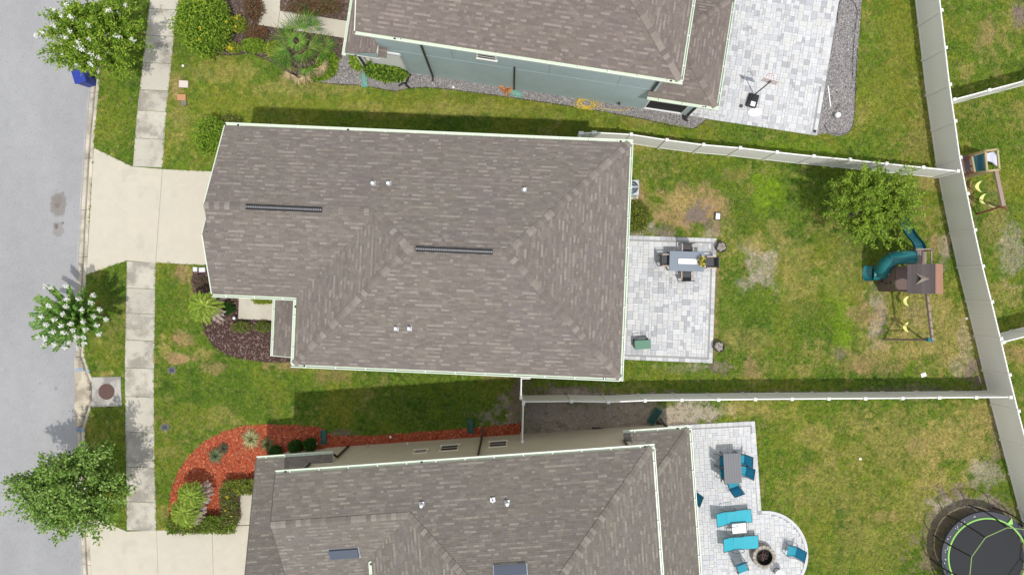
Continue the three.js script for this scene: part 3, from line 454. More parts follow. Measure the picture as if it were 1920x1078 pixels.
function gutter(house, [u0, v0], [u1, v1], h, [ou, ov], { every = 1.27, outlet = [] } = {}) {
  const along = Math.abs(u1 - u0) > Math.abs(v1 - v0), L = along ? Math.abs(u1 - u0) : Math.abs(v1 - v0), cu = (u0 + u1) / 2, cv = (v0 + v1) / 2, w = 0.15, y = h - 0.02;
  const B = (len, hh, wid, o, yy) => along ? bx(len, hh, wid, cu, yy, cv + ov * o) : bx(wid, hh, len, cu + ou * o, yy, cv);
  const g = part('gutter', [B(L, 0.12, 0.012, 0.005, y - 0.06), B(L, 0.012, w, w / 2, y - 0.085), B(L, 0.10, 0.012, w, y - 0.045), B(L, 0.012, 0.035, w - 0.006, y + 0.011), B(L, 0.16, 0.02, -0.02, y - 0.1), B(L, 0.006, 0.05, 0.0, y + 0.006)], MAT.gutter, house);
  const n = Math.max(1, Math.round(L / every));
  for (let k = 0; k < n; k++) { const t = (k + 0.5) / n, u = lerp(u0, u1, t), v = lerp(v0, v1, t); part('bracket', along ? bx(0.035, 0.012, w, u, y + 0.006, v + ov * w / 2) : bx(w, 0.012, 0.035, u + ou * w / 2, y + 0.006, v), MAT.vinylTop, g); }
  for (const t of outlet) { const u = lerp(u0, u1, t), v = lerp(v0, v1, t); part('outlet', cyl(0.052, 0.052, 0.02, u + ou * w / 2, y - 0.07, v + ov * w / 2), MAT.black, g); }
  return g;
}
function downspout(house, pts, mat = MAT.bronze) { const l = []; for (let i = 1; i < pts.length; i++) l.push(beam(pts[i - 1], pts[i], 0.09, 0.07)); return part('downspout', l, mat, house); }
function windowIn(house, [u, v], face, w, sill, hgt, frameMat = MAT.vinylTop, label) {   // face: outward direction along v or u: 'n','s','e','w'
  const ns = face === 'n' || face === 's', o = face === 'n' || face === 'w' ? -1 : 1, q = (ww, hh, dd, a, y, d) => ns ? bx(ww, hh, dd, u + a, y, v + o * d) : bx(dd, hh, ww, u + o * d, y, v + a), t = 0.07, y = sill + hgt / 2;
  const f = part('window', [q(w + 0.16, 0.06, 0.09, 0, sill - 0.03, 0.04), q(w + 0.12, 0.06, 0.05, 0, sill + hgt + 0.03, 0.02), q(t, hgt, 0.05, -w / 2 - 0.01, y, 0.02), q(t, hgt, 0.05, w / 2 + 0.01, y, 0.02), q(w, 0.03, 0.03, 0, y, 0.02)], frameMat, house, label);
  for (const s of [-1, 1]) part('pane', q(w - t, hgt / 2 - 0.03, 0.02, 0, y + s * hgt / 4, 0.012), MAT.dimGlass, f);
  return f;
}
function ventPipe(house, u, v, h, r = 0.06, H = 0.3, label) { r *= 0.72; const p = part('vent_pipe', [cyl(r, r, H, u, h + H / 2 - 0.05, v), cyl(r * 1.15, r * 1.15, 0.04, u, h + H - 0.05, v)], MAT.white, house, label); part('flashing', [cyl(r * 1.3, r * 2.2, 0.10, u, h + 0.05, v), bx(0.2, 0.012, 0.24, u, h + 0.03, v)], MAT.lead, p); return p; }
const stucco = (rgb) => std(rgb, 0.95, { map: concreteMap, bumpMap: bumps, bumpScale: 0.006 });
const EAVE = 6, PITCH = 0.43;

// ---------- the middle house
{
  const [ox, oz] = at(421, 236, EAVE), house = thing('house', 'two storey house with brown hip roof in the middle of the picture', 'house', [ox, 0, oz], -2.45 * Math.PI / 180, 'two storey shingled houses');
  const U = 17.45, Vm = 10.1, Vw = 7.22, Ub = 3.42, m = Vm / 2, mw = Vw / 2, E = (d) => EAVE + PITCH * d, rW = [Ub + m, E(m), m], rE = [U - m, E(m), m], jn = [Ub + mw, E(mw), mw];
  const wallM = stucco([0.50, 0.47, 0.39]);
  const wall = part('wall', slab([[0.4, 0.4], [U - 0.4, 0.4], [U - 0.4, Vm - 0.4], [Ub + 0.4, Vm - 0.4], [Ub + 0.4, Vw - 0.4], [0.4, Vw - 0.4]], 0, EAVE - 0.14), wallM, house);
  part('gable_wall', (() => { const t = new Tris(); t.tri([0.4, EAVE - 0.16, 0.4], [0.4, EAVE - 0.16, Vw - 0.4], [0.4, E(mw) - 0.25, mw]); return t.geo(); })(), wallM, house);
  part('soffit', slab([[0, 0], [U, 0], [U, Vm], [Ub, Vm], [Ub, Vw], [-0.26, Vw], [-0.26, 4.7], [0, 4.7]], EAVE - 0.13, EAVE - 0.11), MAT.soffit, house);
  const rf = new Roof(house);
  const nN = rf.plane([[0, EAVE, 0], [U, EAVE, 0], rE, rW, jn, [0, E(mw), mw]], 701);
  const nE = rf.plane([[U, EAVE, 0], [U, EAVE, Vm], rE], 702);
  const nS = rf.plane([[U, EAVE, Vm], [Ub, EAVE, Vm], rW, rE], 703);
  const nW = rf.plane([[Ub, EAVE, Vm], [Ub, EAVE, Vw], jn, rW], 704);
  const nV = rf.plane([[Ub, EAVE, Vw], [-0.26, EAVE, Vw], [-0.26, E(Vw - 4.75), 4.75], [0, E(Vw - 4.75), 4.75], [0, E(mw), mw], jn], 705);
  rf.plane([[-0.26, E(Vw - 4.75) - 1.07, 2.25], [0, E(Vw - 4.75) - 1.07, 2.25], [0, E(Vw - 4.75), 4.75], [-0.26, E(Vw - 4.75), 4.75]], 706);
  rf.caps([U, EAVE, 0], rE, nN, nE, 1); rf.caps([U, EAVE, Vm], rE, nE, nS, 2); rf.caps([Ub, EAVE, Vm], rW, nS, nW, 3); rf.caps(jn, rW, nN, nW, 4); rf.caps(rW, rE, nN, nS, 5); rf.caps([0, E(mw), mw], jn, nN, nV, 6);
  rf.build();
  part('rake_board', [beam([-0.02, EAVE - 0.06, 0], [-0.02, E(mw) - 0.06, mw], 0.04, 0.16), beam([-0.27, E(Vw - 4.75) - 0.06, 4.75], [-0.27, EAVE - 0.06, Vw], 0.04, 0.16), beam([-0.27, E(Vw - 4.75) - 0.06, 4.75], [-0.27, E(Vw - 4.75) - 1.1, 2.25], 0.04, 0.16)], MAT.gutter, house);
  gutter(house, [0, 0], [U + 0.15, 0], EAVE, [0, -1], { outlet: [0.03, 0.3, 0.97] });
  gutter(house, [U, 0], [U, Vm + 0.15], EAVE, [1, 0]);
  gutter(house, [Ub - 0.15, Vm], [U, Vm], EAVE, [0, 1], { outlet: [0.04, 0.955] });
  gutter(house, [Ub, Vw + 0.15], [Ub, Vm], EAVE, [-1, 0], { outlet: [0.1] });
  gutter(house, [-0.26, Vw], [Ub, Vw], EAVE, [0, 1]);
  // entry roof, one storey
  const lo = 2.95, er = new Roof(house, 'entry_roof', 60), uo = 1.38, eu = Ub + 0.4;
  er.plane([[uo, lo, 10.18], [uo, lo, 7.3], [eu, lo + 0.8, 7.3], [eu, lo + 0.8, 10.18]], 707); er.build();
  part('entry_ceiling', slab([[uo, 7.3], [eu, 7.3], [eu, 10.18], [uo, 10.18]], lo - 0.14, lo - 0.1), MAT.soffit, house);
  part('entry_gable', [beam([uo, lo - 0.05, 10.17], [eu, lo + 0.74, 10.17], 0.03, 0.16)], MAT.gutter, house);
  gutter(house, [uo, 7.25], [uo, 10.2], lo, [-1, 0]);
  for (const v of [7.6, 9.9]) part('porch_post', bx(0.2, lo - 0.1, 0.2, uo + 0.35, (lo - 0.1) / 2, v), wallM, house);
  const dr = part('front_door', bx(0.05, 2.1, 0.95, Ub + 0.39, 1.05, 8.6), std([0.12, 0.06, 0.04], 0.5), house); part('door_handle', rbx(0.05, 0.14, 0.03, Ub + 0.34, 1.02, 8.95), MAT.lead, dr);
  const gd = part('garage_door', bx(0.06, 2.2, 4.9, 0.39, 1.1, 3.6), MAT.vinylTop, house); for (let k = 0; k < 4; k++) part('panel', rbx(0.02, 0.46, 4.7, 0.355, 0.3 + k * 0.54, 3.6), MAT.vinylTop, gd);
  for (const v of [2.2, 4.9]) windowIn(house, [0.4, v], 'w', 1.2, 3.8, 1.4);
  for (const v of [2.5, 7.6]) windowIn(house, [U - 0.4, v], 'e', 1.4, 3.7, 1.4);
  for (const u of [6, 11]) { windowIn(house, [u, Vm - 0.4], 's', 1, 3.8, 1.2); windowIn(house, [u, 0.4], 'n', 1, 3.8, 1.2); }
  // ridge vents and pipes
  const vent = (u0, u1, v, h) => { const len = u1 - u0, c = (u0 + u1) / 2, g = part('ridge_vent', [new THREE.CylinderGeometry(0.085, 0.085, len, 14, 1, false, 0, Math.PI).rotateX(0).rotateZ(Math.PI / 2).scale(1, 0.55, 1).translate(c, h + 0.05, v)], MAT.darkMetal, house, 'long dark metal vent on the ridge'); part('flange', [bx(len, 0.02, 0.03, c, h + 0.045, v - 0.095), bx(len, 0.02, 0.03, c, h + 0.045, v + 0.095)], MAT.black, g); for (let k = 0; k < 34; k++) part('louvre', bx(len / 34 * 0.7, 0.008, 0.07, u0 + (k + 0.5) * len / 34, h + 0.098, v), std([0.2, 0.2, 0.21], 0.5), g); };
  vent(1.72, 4.82, mw, E(mw)); vent(8.78, 11.83, m, E(m));
  const on = (px, py, d0) => { let h = 7.3, r; for (let i = 0; i < 6; i++) { const [x, z] = at(px, py, h), dx = x - ox, dz = z - oz, c = Math.cos(2.45 * Math.PI / 180), s = Math.sin(2.45 * Math.PI / 180); r = [dx * c + dz * s, -dx * s + dz * c]; h = E(Math.min(r[1], Vm - r[1])); } return [...r, h]; };
  ventPipe(house, ...on(700, 345), 0.075); ventPipe(house, ...on(729, 345), 0.075); ventPipe(house, ...on(983, 357), 0.07); ventPipe(house, ...on(743, 615), 0.06); ventPipe(house, ...on(768, 615), 0.06);
}
// ---------- the upper (teal) house
{
  const [ox, oz] = at(1275, 150, EAVE), deg = 8.7, house = thing('house', 'two storey teal walled house cut by the upper edge', 'house', [ox, 0, oz], -deg * Math.PI / 180, 'two storey shingled houses');
  const U = -14.15, D = -10.4, m = D / 2, E = (d) => EAVE + PITCH * d, wallM = stucco([0.49, 0.615, 0.645]);
  part('wall', slab([[U + 0.4, -0.4], [-0.4, -0.4], [-0.4, D + 0.4], [U + 0.4, D + 0.4]], 0, EAVE - 0.14), wallM, house, 'teal stucco wall');
  part('floor_band', [bx(-U - 0.8, 0.05, 0.014, U / 2, 3.05, -0.396)], stucco([0.44, 0.565, 0.595]), house);
  for (const u of [-10.2, -5.6, -2.3]) part('control_joint', bx(0.03, 2.6, 0.012, u, 4.4, -0.397), stucco([0.36, 0.46, 0.48]), house);
  part('gable_wall', (() => { const t = new Tris(); t.tri([U + 0.4, EAVE - 0.16, -0.4], [U + 0.4, EAVE - 0.16, D + 0.4], [U + 0.4, E(-m) - 0.25, m]); return t.geo(); })(), wallM, house);
  part('soffit', slab([[U, 0], [0, 0], [0, D], [U, D]], EAVE - 0.13, EAVE - 0.11), MAT.soffit, house);
  const rf = new Roof(house), rE = [m, E(-m), m], rW = [U, E(-m), m];
  const nS = rf.plane([[0, EAVE, 0], [U, EAVE, 0], rW, rE], 711), nE = rf.plane([[0, EAVE, D], [0, EAVE, 0], rE], 712), nN = rf.plane([[U, EAVE, D], [0, EAVE, D], rE, rW], 713);
  rf.caps([0, EAVE, 0], rE, nS, nE, 11); rf.caps([0, EAVE, D], rE, nN, nE, 12); rf.caps(rW, rE, nN, nS, 13); rf.build();
  part('rake_board', [beam([U - 0.02, EAVE - 0.06, 0], [U - 0.02, E(-m) - 0.06, m], 0.04, 0.16), beam([U - 0.02, EAVE - 0.06, D], [U - 0.02, E(-m) - 0.06, m], 0.04, 0.16)], MAT.gutter, house);
  gutter(house, [U, 0], [0.15, 0], EAVE, [0, 1], { outlet: [0.12, 0.965] }); gutter(house, [0, D], [0, 0], EAVE, [1, 0]); gutter(house, [U, D], [0.15, D], EAVE, [0, -1]);
  // back porch roof
  const lo = 2.95, br = new Roof(house, 'porch_roof', 120), x1 = 2.55, z0 = -0.12, z1 = -5.35, x0 = -0.75, P = 0.42, k = x1 + 0.4, H = (d) => lo + P * d, mz = (z0 + z1) / 2, hw = Math.abs(z0 - z1) / 2, ru = x1 - hw;
  const a = [x1, lo, z0], b = [x1, lo, z1], r = [x1 - hw, H(hw), mz], w = [-0.38, H(hw), mz];
  const q1 = br.plane([a, [x0, lo, z0], [x0, H(0.3), z0 - 0.3], [-0.38, H(0.3), z0 - 0.3], ...(ru > -0.38 ? [w, r] : [[-0.38, H(x1 + 0.38), z0 - (x1 + 0.38)]])], 714);
  const q2 = br.plane([b, a, r], 715), q3 = br.plane([[-0.38, lo, z1], b, r, w], 716);
  br.caps(a, r, q1, q2, 14); br.caps(b, r, q2, q3, 15); br.build();
  part('porch_ceiling', slab([[x0, z0], [x1, z0], [x1, z1], [-0.4, z1], [-0.4, z0 - 0.3], [x0, z0 - 0.3]], lo - 0.13, lo - 0.1), MAT.soffit, house);
  gutter(house, [x0, z0], [x1 + 0.15, z0], lo, [0, 1], { outlet: [0.83] }); gutter(house, [x1, z1], [x1, z0], lo, [1, 0]); gutter(house, [-0.4, z1], [x1 + 0.15, z1], lo, [0, -1]);
  const scr = std([0.022, 0.022, 0.026], 0.7), rail = MAT.white;
  const sp = part('porch_screen', bx(1.95, 2.55, 0.02, 0.62, 1.3, -0.47), scr, house, 'dark insect screen'); part('screen_rail', [bx(2.1, 0.10, 0.09, 0.62, 0.06, -0.44), bx(0.06, 2.7, 0.06, -0.37, 1.4, -0.44), bx(0.08, 2.7, 0.08, 1.62, 1.4, -0.44)], rail, sp);
  part('porch_wall', bx(0.36, 2.8, 0.25, 1.83, 1.4, -0.5), wallM, house);
  part('porch_screen', bx(0.02, 2.6, 4.4, 2.05, 1.35, -2.75), scr, house); for (const v of [-0.6, -2, -3.4, -4.9]) part('porch_post', bx(0.1, 2.8, 0.1, 2.08, 1.4, v), rail, house);
  // front porch roof
  const fr = new Roof(house, 'front_roof', 60), fu = U - 1.22, fe = U + 0.42, fv = 0.05;
  fr.plane([[fu, 3, D / 1.6], [fu, 3, fv], [fe, 3.7, fv], [fe, 3.7, D / 1.6]].map(q => q), 717);
  fr.plane([[fe, 3.25, fv], [fe + 0.42, 3.25, fv], [fe + 0.42, 3.42, fv - 0.4], [fe, 3.42, fv - 0.4]], 718); fr.build();
  gutter(house, [fu, D / 1.6], [fu, fv + 0.1], 3, [-1, 0]);
  part('front_ceiling', slab([[fu, D / 1.6], [fe, D / 1.6], [fe, fv], [fu, fv]], 2.84, 2.87), MAT.soffit, house);
  part('front_gable', [(() => { const t = new Tris(); t.tri([fu, 2.9, fv - 0.02], [fe, 2.9, fv - 0.02], [fe, 3.62, fv - 0.02]); return t.geo(); })()], wallM, house);
  for (const v of [-0.35, -3, -6]) part('porch_post', bx(0.22, 2.85, 0.22, fu + 0.3, 1.42, v), MAT.white, house);
  part('front_step', bx(1.2, 0.12, 6, fu + 0.75, 0.06, -3.3), MAT.concrete, house);
  const pn = part('white_closet', bx(1.65, 2.75, 1.6, U + 0.47, 1.375, -1.14), MAT.white, house, 'plain white closet wall beside the teal wall'); part('corner_trim', [bx(0.09, 2.76, 0.09, U - 0.36, 1.38, -0.33), bx(0.09, 2.76, 0.05, U + 1.33, 1.38, -0.33), bx(1.75, 0.07, 0.05, U + 0.47, 2.72, -0.32)], std([0.5, 0.5, 0.47], 0.7), pn);
  windowIn(house, [-8.55, -0.4], 's', 0.85, 3.9, 0.5, MAT.vinylTop);
  downspout(house, [[U + 1.95, 5.9, 0.05], [U + 1.95, 5.75, -0.05], [U + 2.62, 5.4, -0.33], [U + 2.62, 0.25, -0.33], [U + 2.62, 0.12, -0.12]]);
  downspout(house, [[-0.55, 5.85, 0.05], [-0.62, 5.6, -0.32], [-0.62, 3.2, -0.32]]);
  downspout(house, [[1.98, 2.85, 0.0], [1.92, 2.65, -0.33], [1.92, 0.3, -0.33], [1.86, 0.12, -0.1]]);
  downspout(house, [[U - 0.75, 2.9, 0.06], [U - 0.75, 2.5, -0.1], [U - 0.75, 0.2, -0.1]]);
  part('conduit', [rod([-7.24, 0.1, -0.33], [-7.24, 3.4, -0.36], 0.035)], MAT.darkMetal, house);
  const vp = ventPipe(house, -9.2, -2.7, E(2.7), 0.07); ventPipe(house, -1.45, -3.25, E(1.45), 0.08);
  part('hose_tap', [rbx(0.08, 0.1, 0.14, -1.75, 0.5, -0.33), tor(0.05, 0.012, -1.75, 0.58, -0.28, 16)], MAT.darkMetal, house);
}
// ---------- the lower (beige) house
{
  const [ox, oz] = at(1222, 840, EAVE), deg = -4, house = thing('house', 'two storey beige walled house cut by the lower edge', 'house', [ox, 0, oz], -deg * Math.PI / 180, 'two storey shingled houses');
  const U = -16.25, D = 10.2, m = D / 2, P = 0.46, E = (d) => EAVE + P * d, wallM = stucco([0.70, 0.63, 0.50]), ri = 1.88, jn = [-12.35 + ri, E(ri), ri], Ub = -12.35, rW = [Ub + m, E(m), m], rE = [-m, E(m), m];
  part('wall', slab([[U + 0.4, 0.4], [-0.4, 0.4], [-0.4, D - 0.4], [Ub + 0.4, D - 0.4], [Ub + 0.4, 5.2], [U + 0.4, 5.2]], 0, 5.2), wallM, house, 'beige stucco wall');
  part('upper_wall', slab([[U + 0.4, 0.4], [-0.4, 0.4], [-0.4, D - 0.4], [Ub + 0.4, D - 0.4], [Ub + 0.4, 3.2], [U + 0.4, 3.2]], 5.2, EAVE - 0.14), wallM, house);
  part('soffit', slab([[U, 0], [0, 0], [0, D], [Ub, D], [Ub, 3.75], [U, 3.75]], EAVE - 0.13, EAVE - 0.11), MAT.soffit, house);
  const rf = new Roof(house), low = E(ri) - P * (5.6 - ri);
  const nN = rf.plane([[U, EAVE, 0], [0, EAVE, 0], rE, rW, jn, [U, E(ri), ri]], 721), nE = rf.plane([[0, EAVE, 0], [0, EAVE, D], rE], 722), nS = rf.plane([[0, EAVE, D], [Ub, EAVE, D], rW, rE], 723), nW = rf.plane([[Ub, EAVE, D], [Ub, EAVE, 2 * ri], jn, rW], 724);
  const nV = rf.plane([[Ub + 0.38, low, 5.6], [U, low, 5.6], [U, E(ri), ri], jn, [Ub, EAVE, 2 * ri], [Ub + 0.38, EAVE - 0.17, 2 * ri + 0.38]], 725);
  rf.caps([0, EAVE, 0], rE, nN, nE, 21); rf.caps([0, EAVE, D], rE, nE, nS, 22); rf.caps([Ub, EAVE, D], rW, nS, nW, 23); rf.caps(jn, rW, nN, nW, 24); rf.caps(rW, rE, nN, nS, 25); rf.caps([U, E(ri), ri], jn, nN, nV, 26); rf.build();
  part('rake_board', [beam([U - 0.02, EAVE - 0.06, 0], [U - 0.02, E(ri) - 0.06, ri], 0.04, 0.14), beam([U - 0.02, low - 0.06, 5.6], [U - 0.02, E(ri) - 0.06, ri], 0.04, 0.14)], deckMat, house);
  part('gable_wall', (() => { const t = new Tris(); t.quad([U + 0.4, 4.8, 0.4], [U + 0.4, EAVE - 0.1, 0.4], [U + 0.4, E(ri) - 0.2, ri], [U + 0.4, low + 0.1, 5.2]); return t.geo(); })(), wallM, house);
  gutter(house, [U, 0], [0.15, 0], EAVE, [0, -1], { outlet: [0.025, 0.385, 0.975] }); gutter(house, [0, 0], [0, D], EAVE, [1, 0]); gutter(house, [Ub, 2 * ri + 0.3], [Ub, D], EAVE, [-1, 0], { outlet: [0.02] }); gutter(house, [Ub, D], [0, D], EAVE, [0, 1]);
  // back porch roof
  const lo = 2.95, br = new Roof(house, 'porch_roof', 120), x1 = 2.45, z0 = 0.05, z1 = 8.2, x0 = -0.68, Q = 0.42, H = (d) => lo + Q * d, k = x1 + 0.38;
  const q1 = br.plane([[x0, lo, z0], [x1, lo, z0], [-0.38, H(k), z0 + k], [-0.38, H(0.3), z0 + 0.3], [x0, H(0.3), z0 + 0.3]], 726), q2 = br.plane([[x1, lo, z0], [x1, lo, z1], [-0.38, H(k), z1], [-0.38, H(k), z0 + k]], 727);
  br.caps([x1, lo, z0], [-0.38, H(k), z0 + k], q1, q2, 27); br.build();
  part('porch_ceiling', slab([[x0, z0], [x1, z0], [x1, z1], [-0.4, z1], [-0.4, z0 + 0.3], [x0, z0 + 0.3]], lo - 0.13, lo - 0.1), MAT.soffit, house);
  gutter(house, [x0, z0], [x1 + 0.15, z0], lo, [0, -1], { outlet: [0.8] }); gutter(house, [x1, z0], [x1, z1], lo, [1, 0]);
  part('porch_wall', [bx(2.4, 2.8, 0.2, 0.8, 1.4, 0.5), ...[2.4, 4.6, 6.8].map(v => bx(0.2, 2.8, 0.2, 2.0, 1.4, v))], wallM, house);
  // garage wing, one storey
  const gr = new Roof(house, 'garage_roof', 120), gu = -18.3, ge = U + 1.6, gv = 0.06, R5 = 5.2, h2 = (d) => 2.95 + 0.44 * d;
  const g1 = gr.plane([[gu, 2.95, gv], [ge, 2.95, gv], [ge, h2(0.34), gv + 0.34], [U + 0.38, h2(0.34), gv + 0.34], [U + 0.38, h2(R5), gv + R5], [gu, h2(R5), gv + R5]], 728), g2 = gr.plane([[U + 0.38, 2.95, gv + 2 * R5], [gu, 2.95, gv + 2 * R5], [gu, h2(R5), gv + R5], [U + 0.38, h2(R5), gv + R5]], 729); gr.caps([gu, h2(R5), gv + R5], [U + 0.3, h2(R5), gv + R5], g1, g2, 28); gr.build();
  part('garage_wall', slab([[gu + 0.4, 0.45], [U + 0.4, 0.45], [U + 0.4, 10], [gu + 0.4, 10]], 0, 2.85), wallM, house);
  part('garage_gable', (() => { const t = new Tris(); t.tri([gu + 0.4, 2.85, 0.45], [gu + 0.4, h2(R5) - 0.15, gv + R5], [gu + 0.4, 2.85, 10]); return t.geo(); })(), wallM, house);
  part('rake_board', [beam([gu - 0.02, 2.9, gv], [gu - 0.02, h2(R5) - 0.05, gv + R5], 0.04, 0.12)], deckMat, house);
  gutter(house, [gu, gv], [ge, gv], 2.95, [0, -1], { every: 0.9 });
  part('garage_soffit', slab([[gu, gv], [ge, gv], [ge, gv + 0.4], [gu, gv + 0.4]], 2.82, 2.85), MAT.soffit, house);
  const gd = part('garage_door', bx(0.06, 2.2, 4.9, gu + 0.38, 1.1, 6.2), MAT.vinylTop, house);
  for (const [u, w, s, hh] of [[-10.55, 0.6, 2.0, 0.5], [-9.15, 0.85, 1.5, 0.95], [-6.75, 0.85, 1.4, 0.95]]) windowIn(house, [u, 0.4], 'n', w, s, hh, std([0.72, 0.66, 0.54], 0.7));
  downspout(house, [[-7.55, 5.85, -0.07], [-7.62, 5.5, 0.33], [-7.62, 0.2, 0.33], [-7.62, 0.12, -0.1]]);
  downspout(house, [[U + 0.5, 5.85, -0.07], [U + 0.62, 5.4, 0.33], [U + 0.62, 3.3, 0.33]]); downspout(house, [[ge - 0.15, 2.8, -0.02], [ge + 0.06, 2.4, 0.33], [ge + 0.06, 0.2, 0.33]]);
  downspout(house, [[-0.42, 5.85, -0.07], [-0.7, 5.4, 0.33], [-0.7, 3.1, 0.33]]); downspout(house, [[1.9, 2.8, -0.02], [1.9, 2.5, 0.36], [1.9, 0.25, 0.36], [1.75, 0.12, 0.05]]);
  // box vents, pipes
  const slope = (pw, pd, u, v, h, tilt, lab) => { const g = part('box_vent', [rbx(pw, 0.12, pd, 0, 0.08, 0, 0.03)], std([0.10, 0.115, 0.15], 0.4, { metalness: 0.3 }), house, lab); g.position.set(u, h, v); g.rotation.x = tilt; part('flange', bx(pw + 0.08, 0.015, pd + 0.1, 0, 0.02, 0.03), MAT.lead, g); };
  const on = (px, py, f) => { let h = 6.6, r; for (let i = 0; i < 8; i++) { const [x, z] = at(px, py, h), dx = x - ox, dz = z - oz, c = Math.cos(deg * Math.PI / 180), s = Math.sin(deg * Math.PI / 180); r = [dx * c + dz * s, -dx * s + dz * c]; h = f(r[1]); } return [...r, h]; };
  const fN = (v) => E(v), fV = (v) => E(ri) - P * (v - ri);
  const v1 = on(645, 1036, fV), v2 = on(957, 1070, fN); slope(1.25, 0.5, v1[0], v1[1], v1[2], Math.atan(P), 'flat blue grey box vent'); slope(1.3, 0.42, v2[0], v2[1], v2[2], -Math.atan(P), 'dark blue grey box vent');
  ventPipe(house, ...on(791, 946, fN), 0.07); ventPipe(house, ...on(951, 943, fN), 0.075); ventPipe(house, ...on(924, 938, fN), 0.035, 0.3);
  part('wall_tap', [rbx(0.09, 0.1, 0.16, -13.55, 0.5, 0.32)], std([0.4, 0.3, 0.25], 0.6), house); part('wall_tap', [rbx(0.06, 0.16, 0.1, -11.45, 0.55, 0.34)], MAT.white, house);
}
// ------------------------------------------------------------ vinyl fences
const FH = 1.83;
const postGeo = bx(0.127, FH + 0.02, 0.127, 0, (FH + 0.02) / 2, 0), capGeo = merged([bx(0.15, 0.03, 0.15, 0, FH + 0.035, 0), new THREE.ConeGeometry(0.1, 0.05, 4).rotateY(Math.PI / 4).translate(0, FH + 0.075, 0)]);
const panelCache = {};
function panelGeo(L) { const k = L.toFixed(2); if (panelCache[k]) return panelCache[k]; const n = Math.max(1, Math.round(L / 0.19)), w = L / n, l = []; for (let i = 0; i < n; i++) l.push(bx(w - 0.006, FH - 0.2, 0.03, -L / 2 + (i + 0.5) * w, FH / 2 + 0.01, 0)); l.push(bx(L, FH - 0.2, 0.018, 0, FH / 2 + 0.01, 0)); return panelCache[k] = merged(l); }
function fence(name, label, tops, { group, thin = [] } = {}) {
  const g = tops.map(([a, b]) => at(a, b, FH + 0.03)), f = thing(name, label, name.includes('gate') ? 'gate' : 'fence', [g[0][0], 0, g[0][1]], 0, group);
  g.forEach(([x, z], i) => {
    const X = x - g[0][0], Z = z - g[0][1], p = part('post', postGeo, MAT.vinyl, f); p.position.set(X, 0, Z);
    const ang = i + 1 < g.length ? Math.atan2(g[i + 1][1] - z, g[i + 1][0] - x) : Math.atan2(z - g[i - 1][1], x - g[i - 1][0]); p.rotation.y = -ang; part('post_cap', capGeo, MAT.vinylTop, p);
    if (i + 1 === g.length) return;
    const dx = g[i + 1][0] - x, dz = g[i + 1][1] - z, L = Math.hypot(dx, dz) - 0.127, q = part('panel', panelGeo(L), MAT.vinyl, f);
    q.position.set(X + dx / 2, 0, Z + dz / 2); q.rotation.y = -ang + (hash(i, 3, 900) - 0.5) * 0.006;
    part('top_rail', rbx(L, 0.09, 0.06, 0, FH - 0.06, 0, 0.01), MAT.vinylTop, q); part('bottom_rail', rbx(L, 0.11, 0.05, 0, 0.10, 0, 0.01), MAT.vinylTop, q);
  });
  return f;
}
fence('fence', 'long white vinyl fence along the right edge of the back yards', [[1744, -190], [1751, -120], [1759, -50], [1767, 19], [1775, 89], [1783, 158], [1793, 227], [1802.5, 295], [1816, 363], [1830, 431], [1845, 499], [1862, 566], [1879, 635], [1895, 703], [1912, 771], [1930, 840], [1948, 908], [1966, 976], [1984, 1044], [2002, 1112], [2020, 1180]]);
fence('fence', 'white vinyl fence between the teal house and the middle back yard', [[1116, 248], [1184, 251.5], [1251, 262], [1320, 271], [1389, 277], [1458, 285], [1527, 292.5], [1595, 299], [1664, 306.5], [1733, 313.5], [1798, 320.5]]);
fence('fence', 'white vinyl fence between the middle yard and the lower yard', [[982, 754], [1072, 753], [1141, 754.5], [1210, 751.5], [1279, 750.5], [1348, 750], [1417, 749], [1486, 748.5], [1555, 748], [1624, 747.5], [1694, 747], [1763, 746], [1832, 745.5], [1897, 745]]);
fence('fence', 'short white vinyl fence with a narrow gap by the middle house corner', [[1088, 249], [1116, 248]].slice(0, 1).concat([[1086, 280]]));
fence('gate', 'small white vinyl gate at the upper corner of the middle house', [[1091.5, 249], [1112.5, 248.3]]);
fence('gate', 'white vinyl gate between middle house and yard fence', [[978, 692], [977, 747]]);
fence('fence', 'white vinyl fence from the yard corner to the beige wall', [[981.5, 757.5], [979.5, 829]]);
fence('fence', 'white vinyl fence at the upper right beyond the long fence', [[1791.5, 186], [1857, 168.5], [1924, 151], [1990, 134]]);
fence('fence', 'white vinyl fence at the right edge beyond the long fence', [[1883.5, 642], [1950, 625], [2016, 608]]);
// ------------------------------------------------------------ plants
const leafMat = new THREE.MeshPhysicalMaterial({ vertexColors: true, roughness: 0.85, transmission: 0.2, specularIntensity: 0.2, thickness: 0, side: THREE.DoubleSide });
const matteLeaf = new THREE.MeshStandardMaterial({ vertexColors: true, roughness: 0.7, side: THREE.DoubleSide });
const blossom = std([0.86, 0.85, 0.80], 0.9, { side: THREE.DoubleSide });
const yellowBloom = std([0.75, 0.62, 0.05], 0.9);
function leaf(t, p, dir, len, wid, roll, col) {           // a leaf folded along its midrib
  const d = dir.clone().normalize(); let s = new THREE.Vector3().crossVectors(d, V3(0, 1, 0)); if (s.lengthSq() < 1e-4) s.set(1, 0, 0); s.normalize().applyAxisAngle(d, roll); const n = new THREE.Vector3().crossVectors(s, d);
  const q = (a, b, c) => [p.x + d.x * a + s.x * b + n.x * c, p.y + d.y * a + s.y * b + n.y * c, p.z + d.z * a + s.z * b + n.z * c];
  const base = q(0, 0, 0), tip = q(len, 0, -len * 0.12), l = q(len * 0.45, wid / 2, wid * 0.12), r = q(len * 0.45, -wid / 2, wid * 0.12);
  t.tri(base, r, tip, col); t.tri(base, tip, l, col);
}
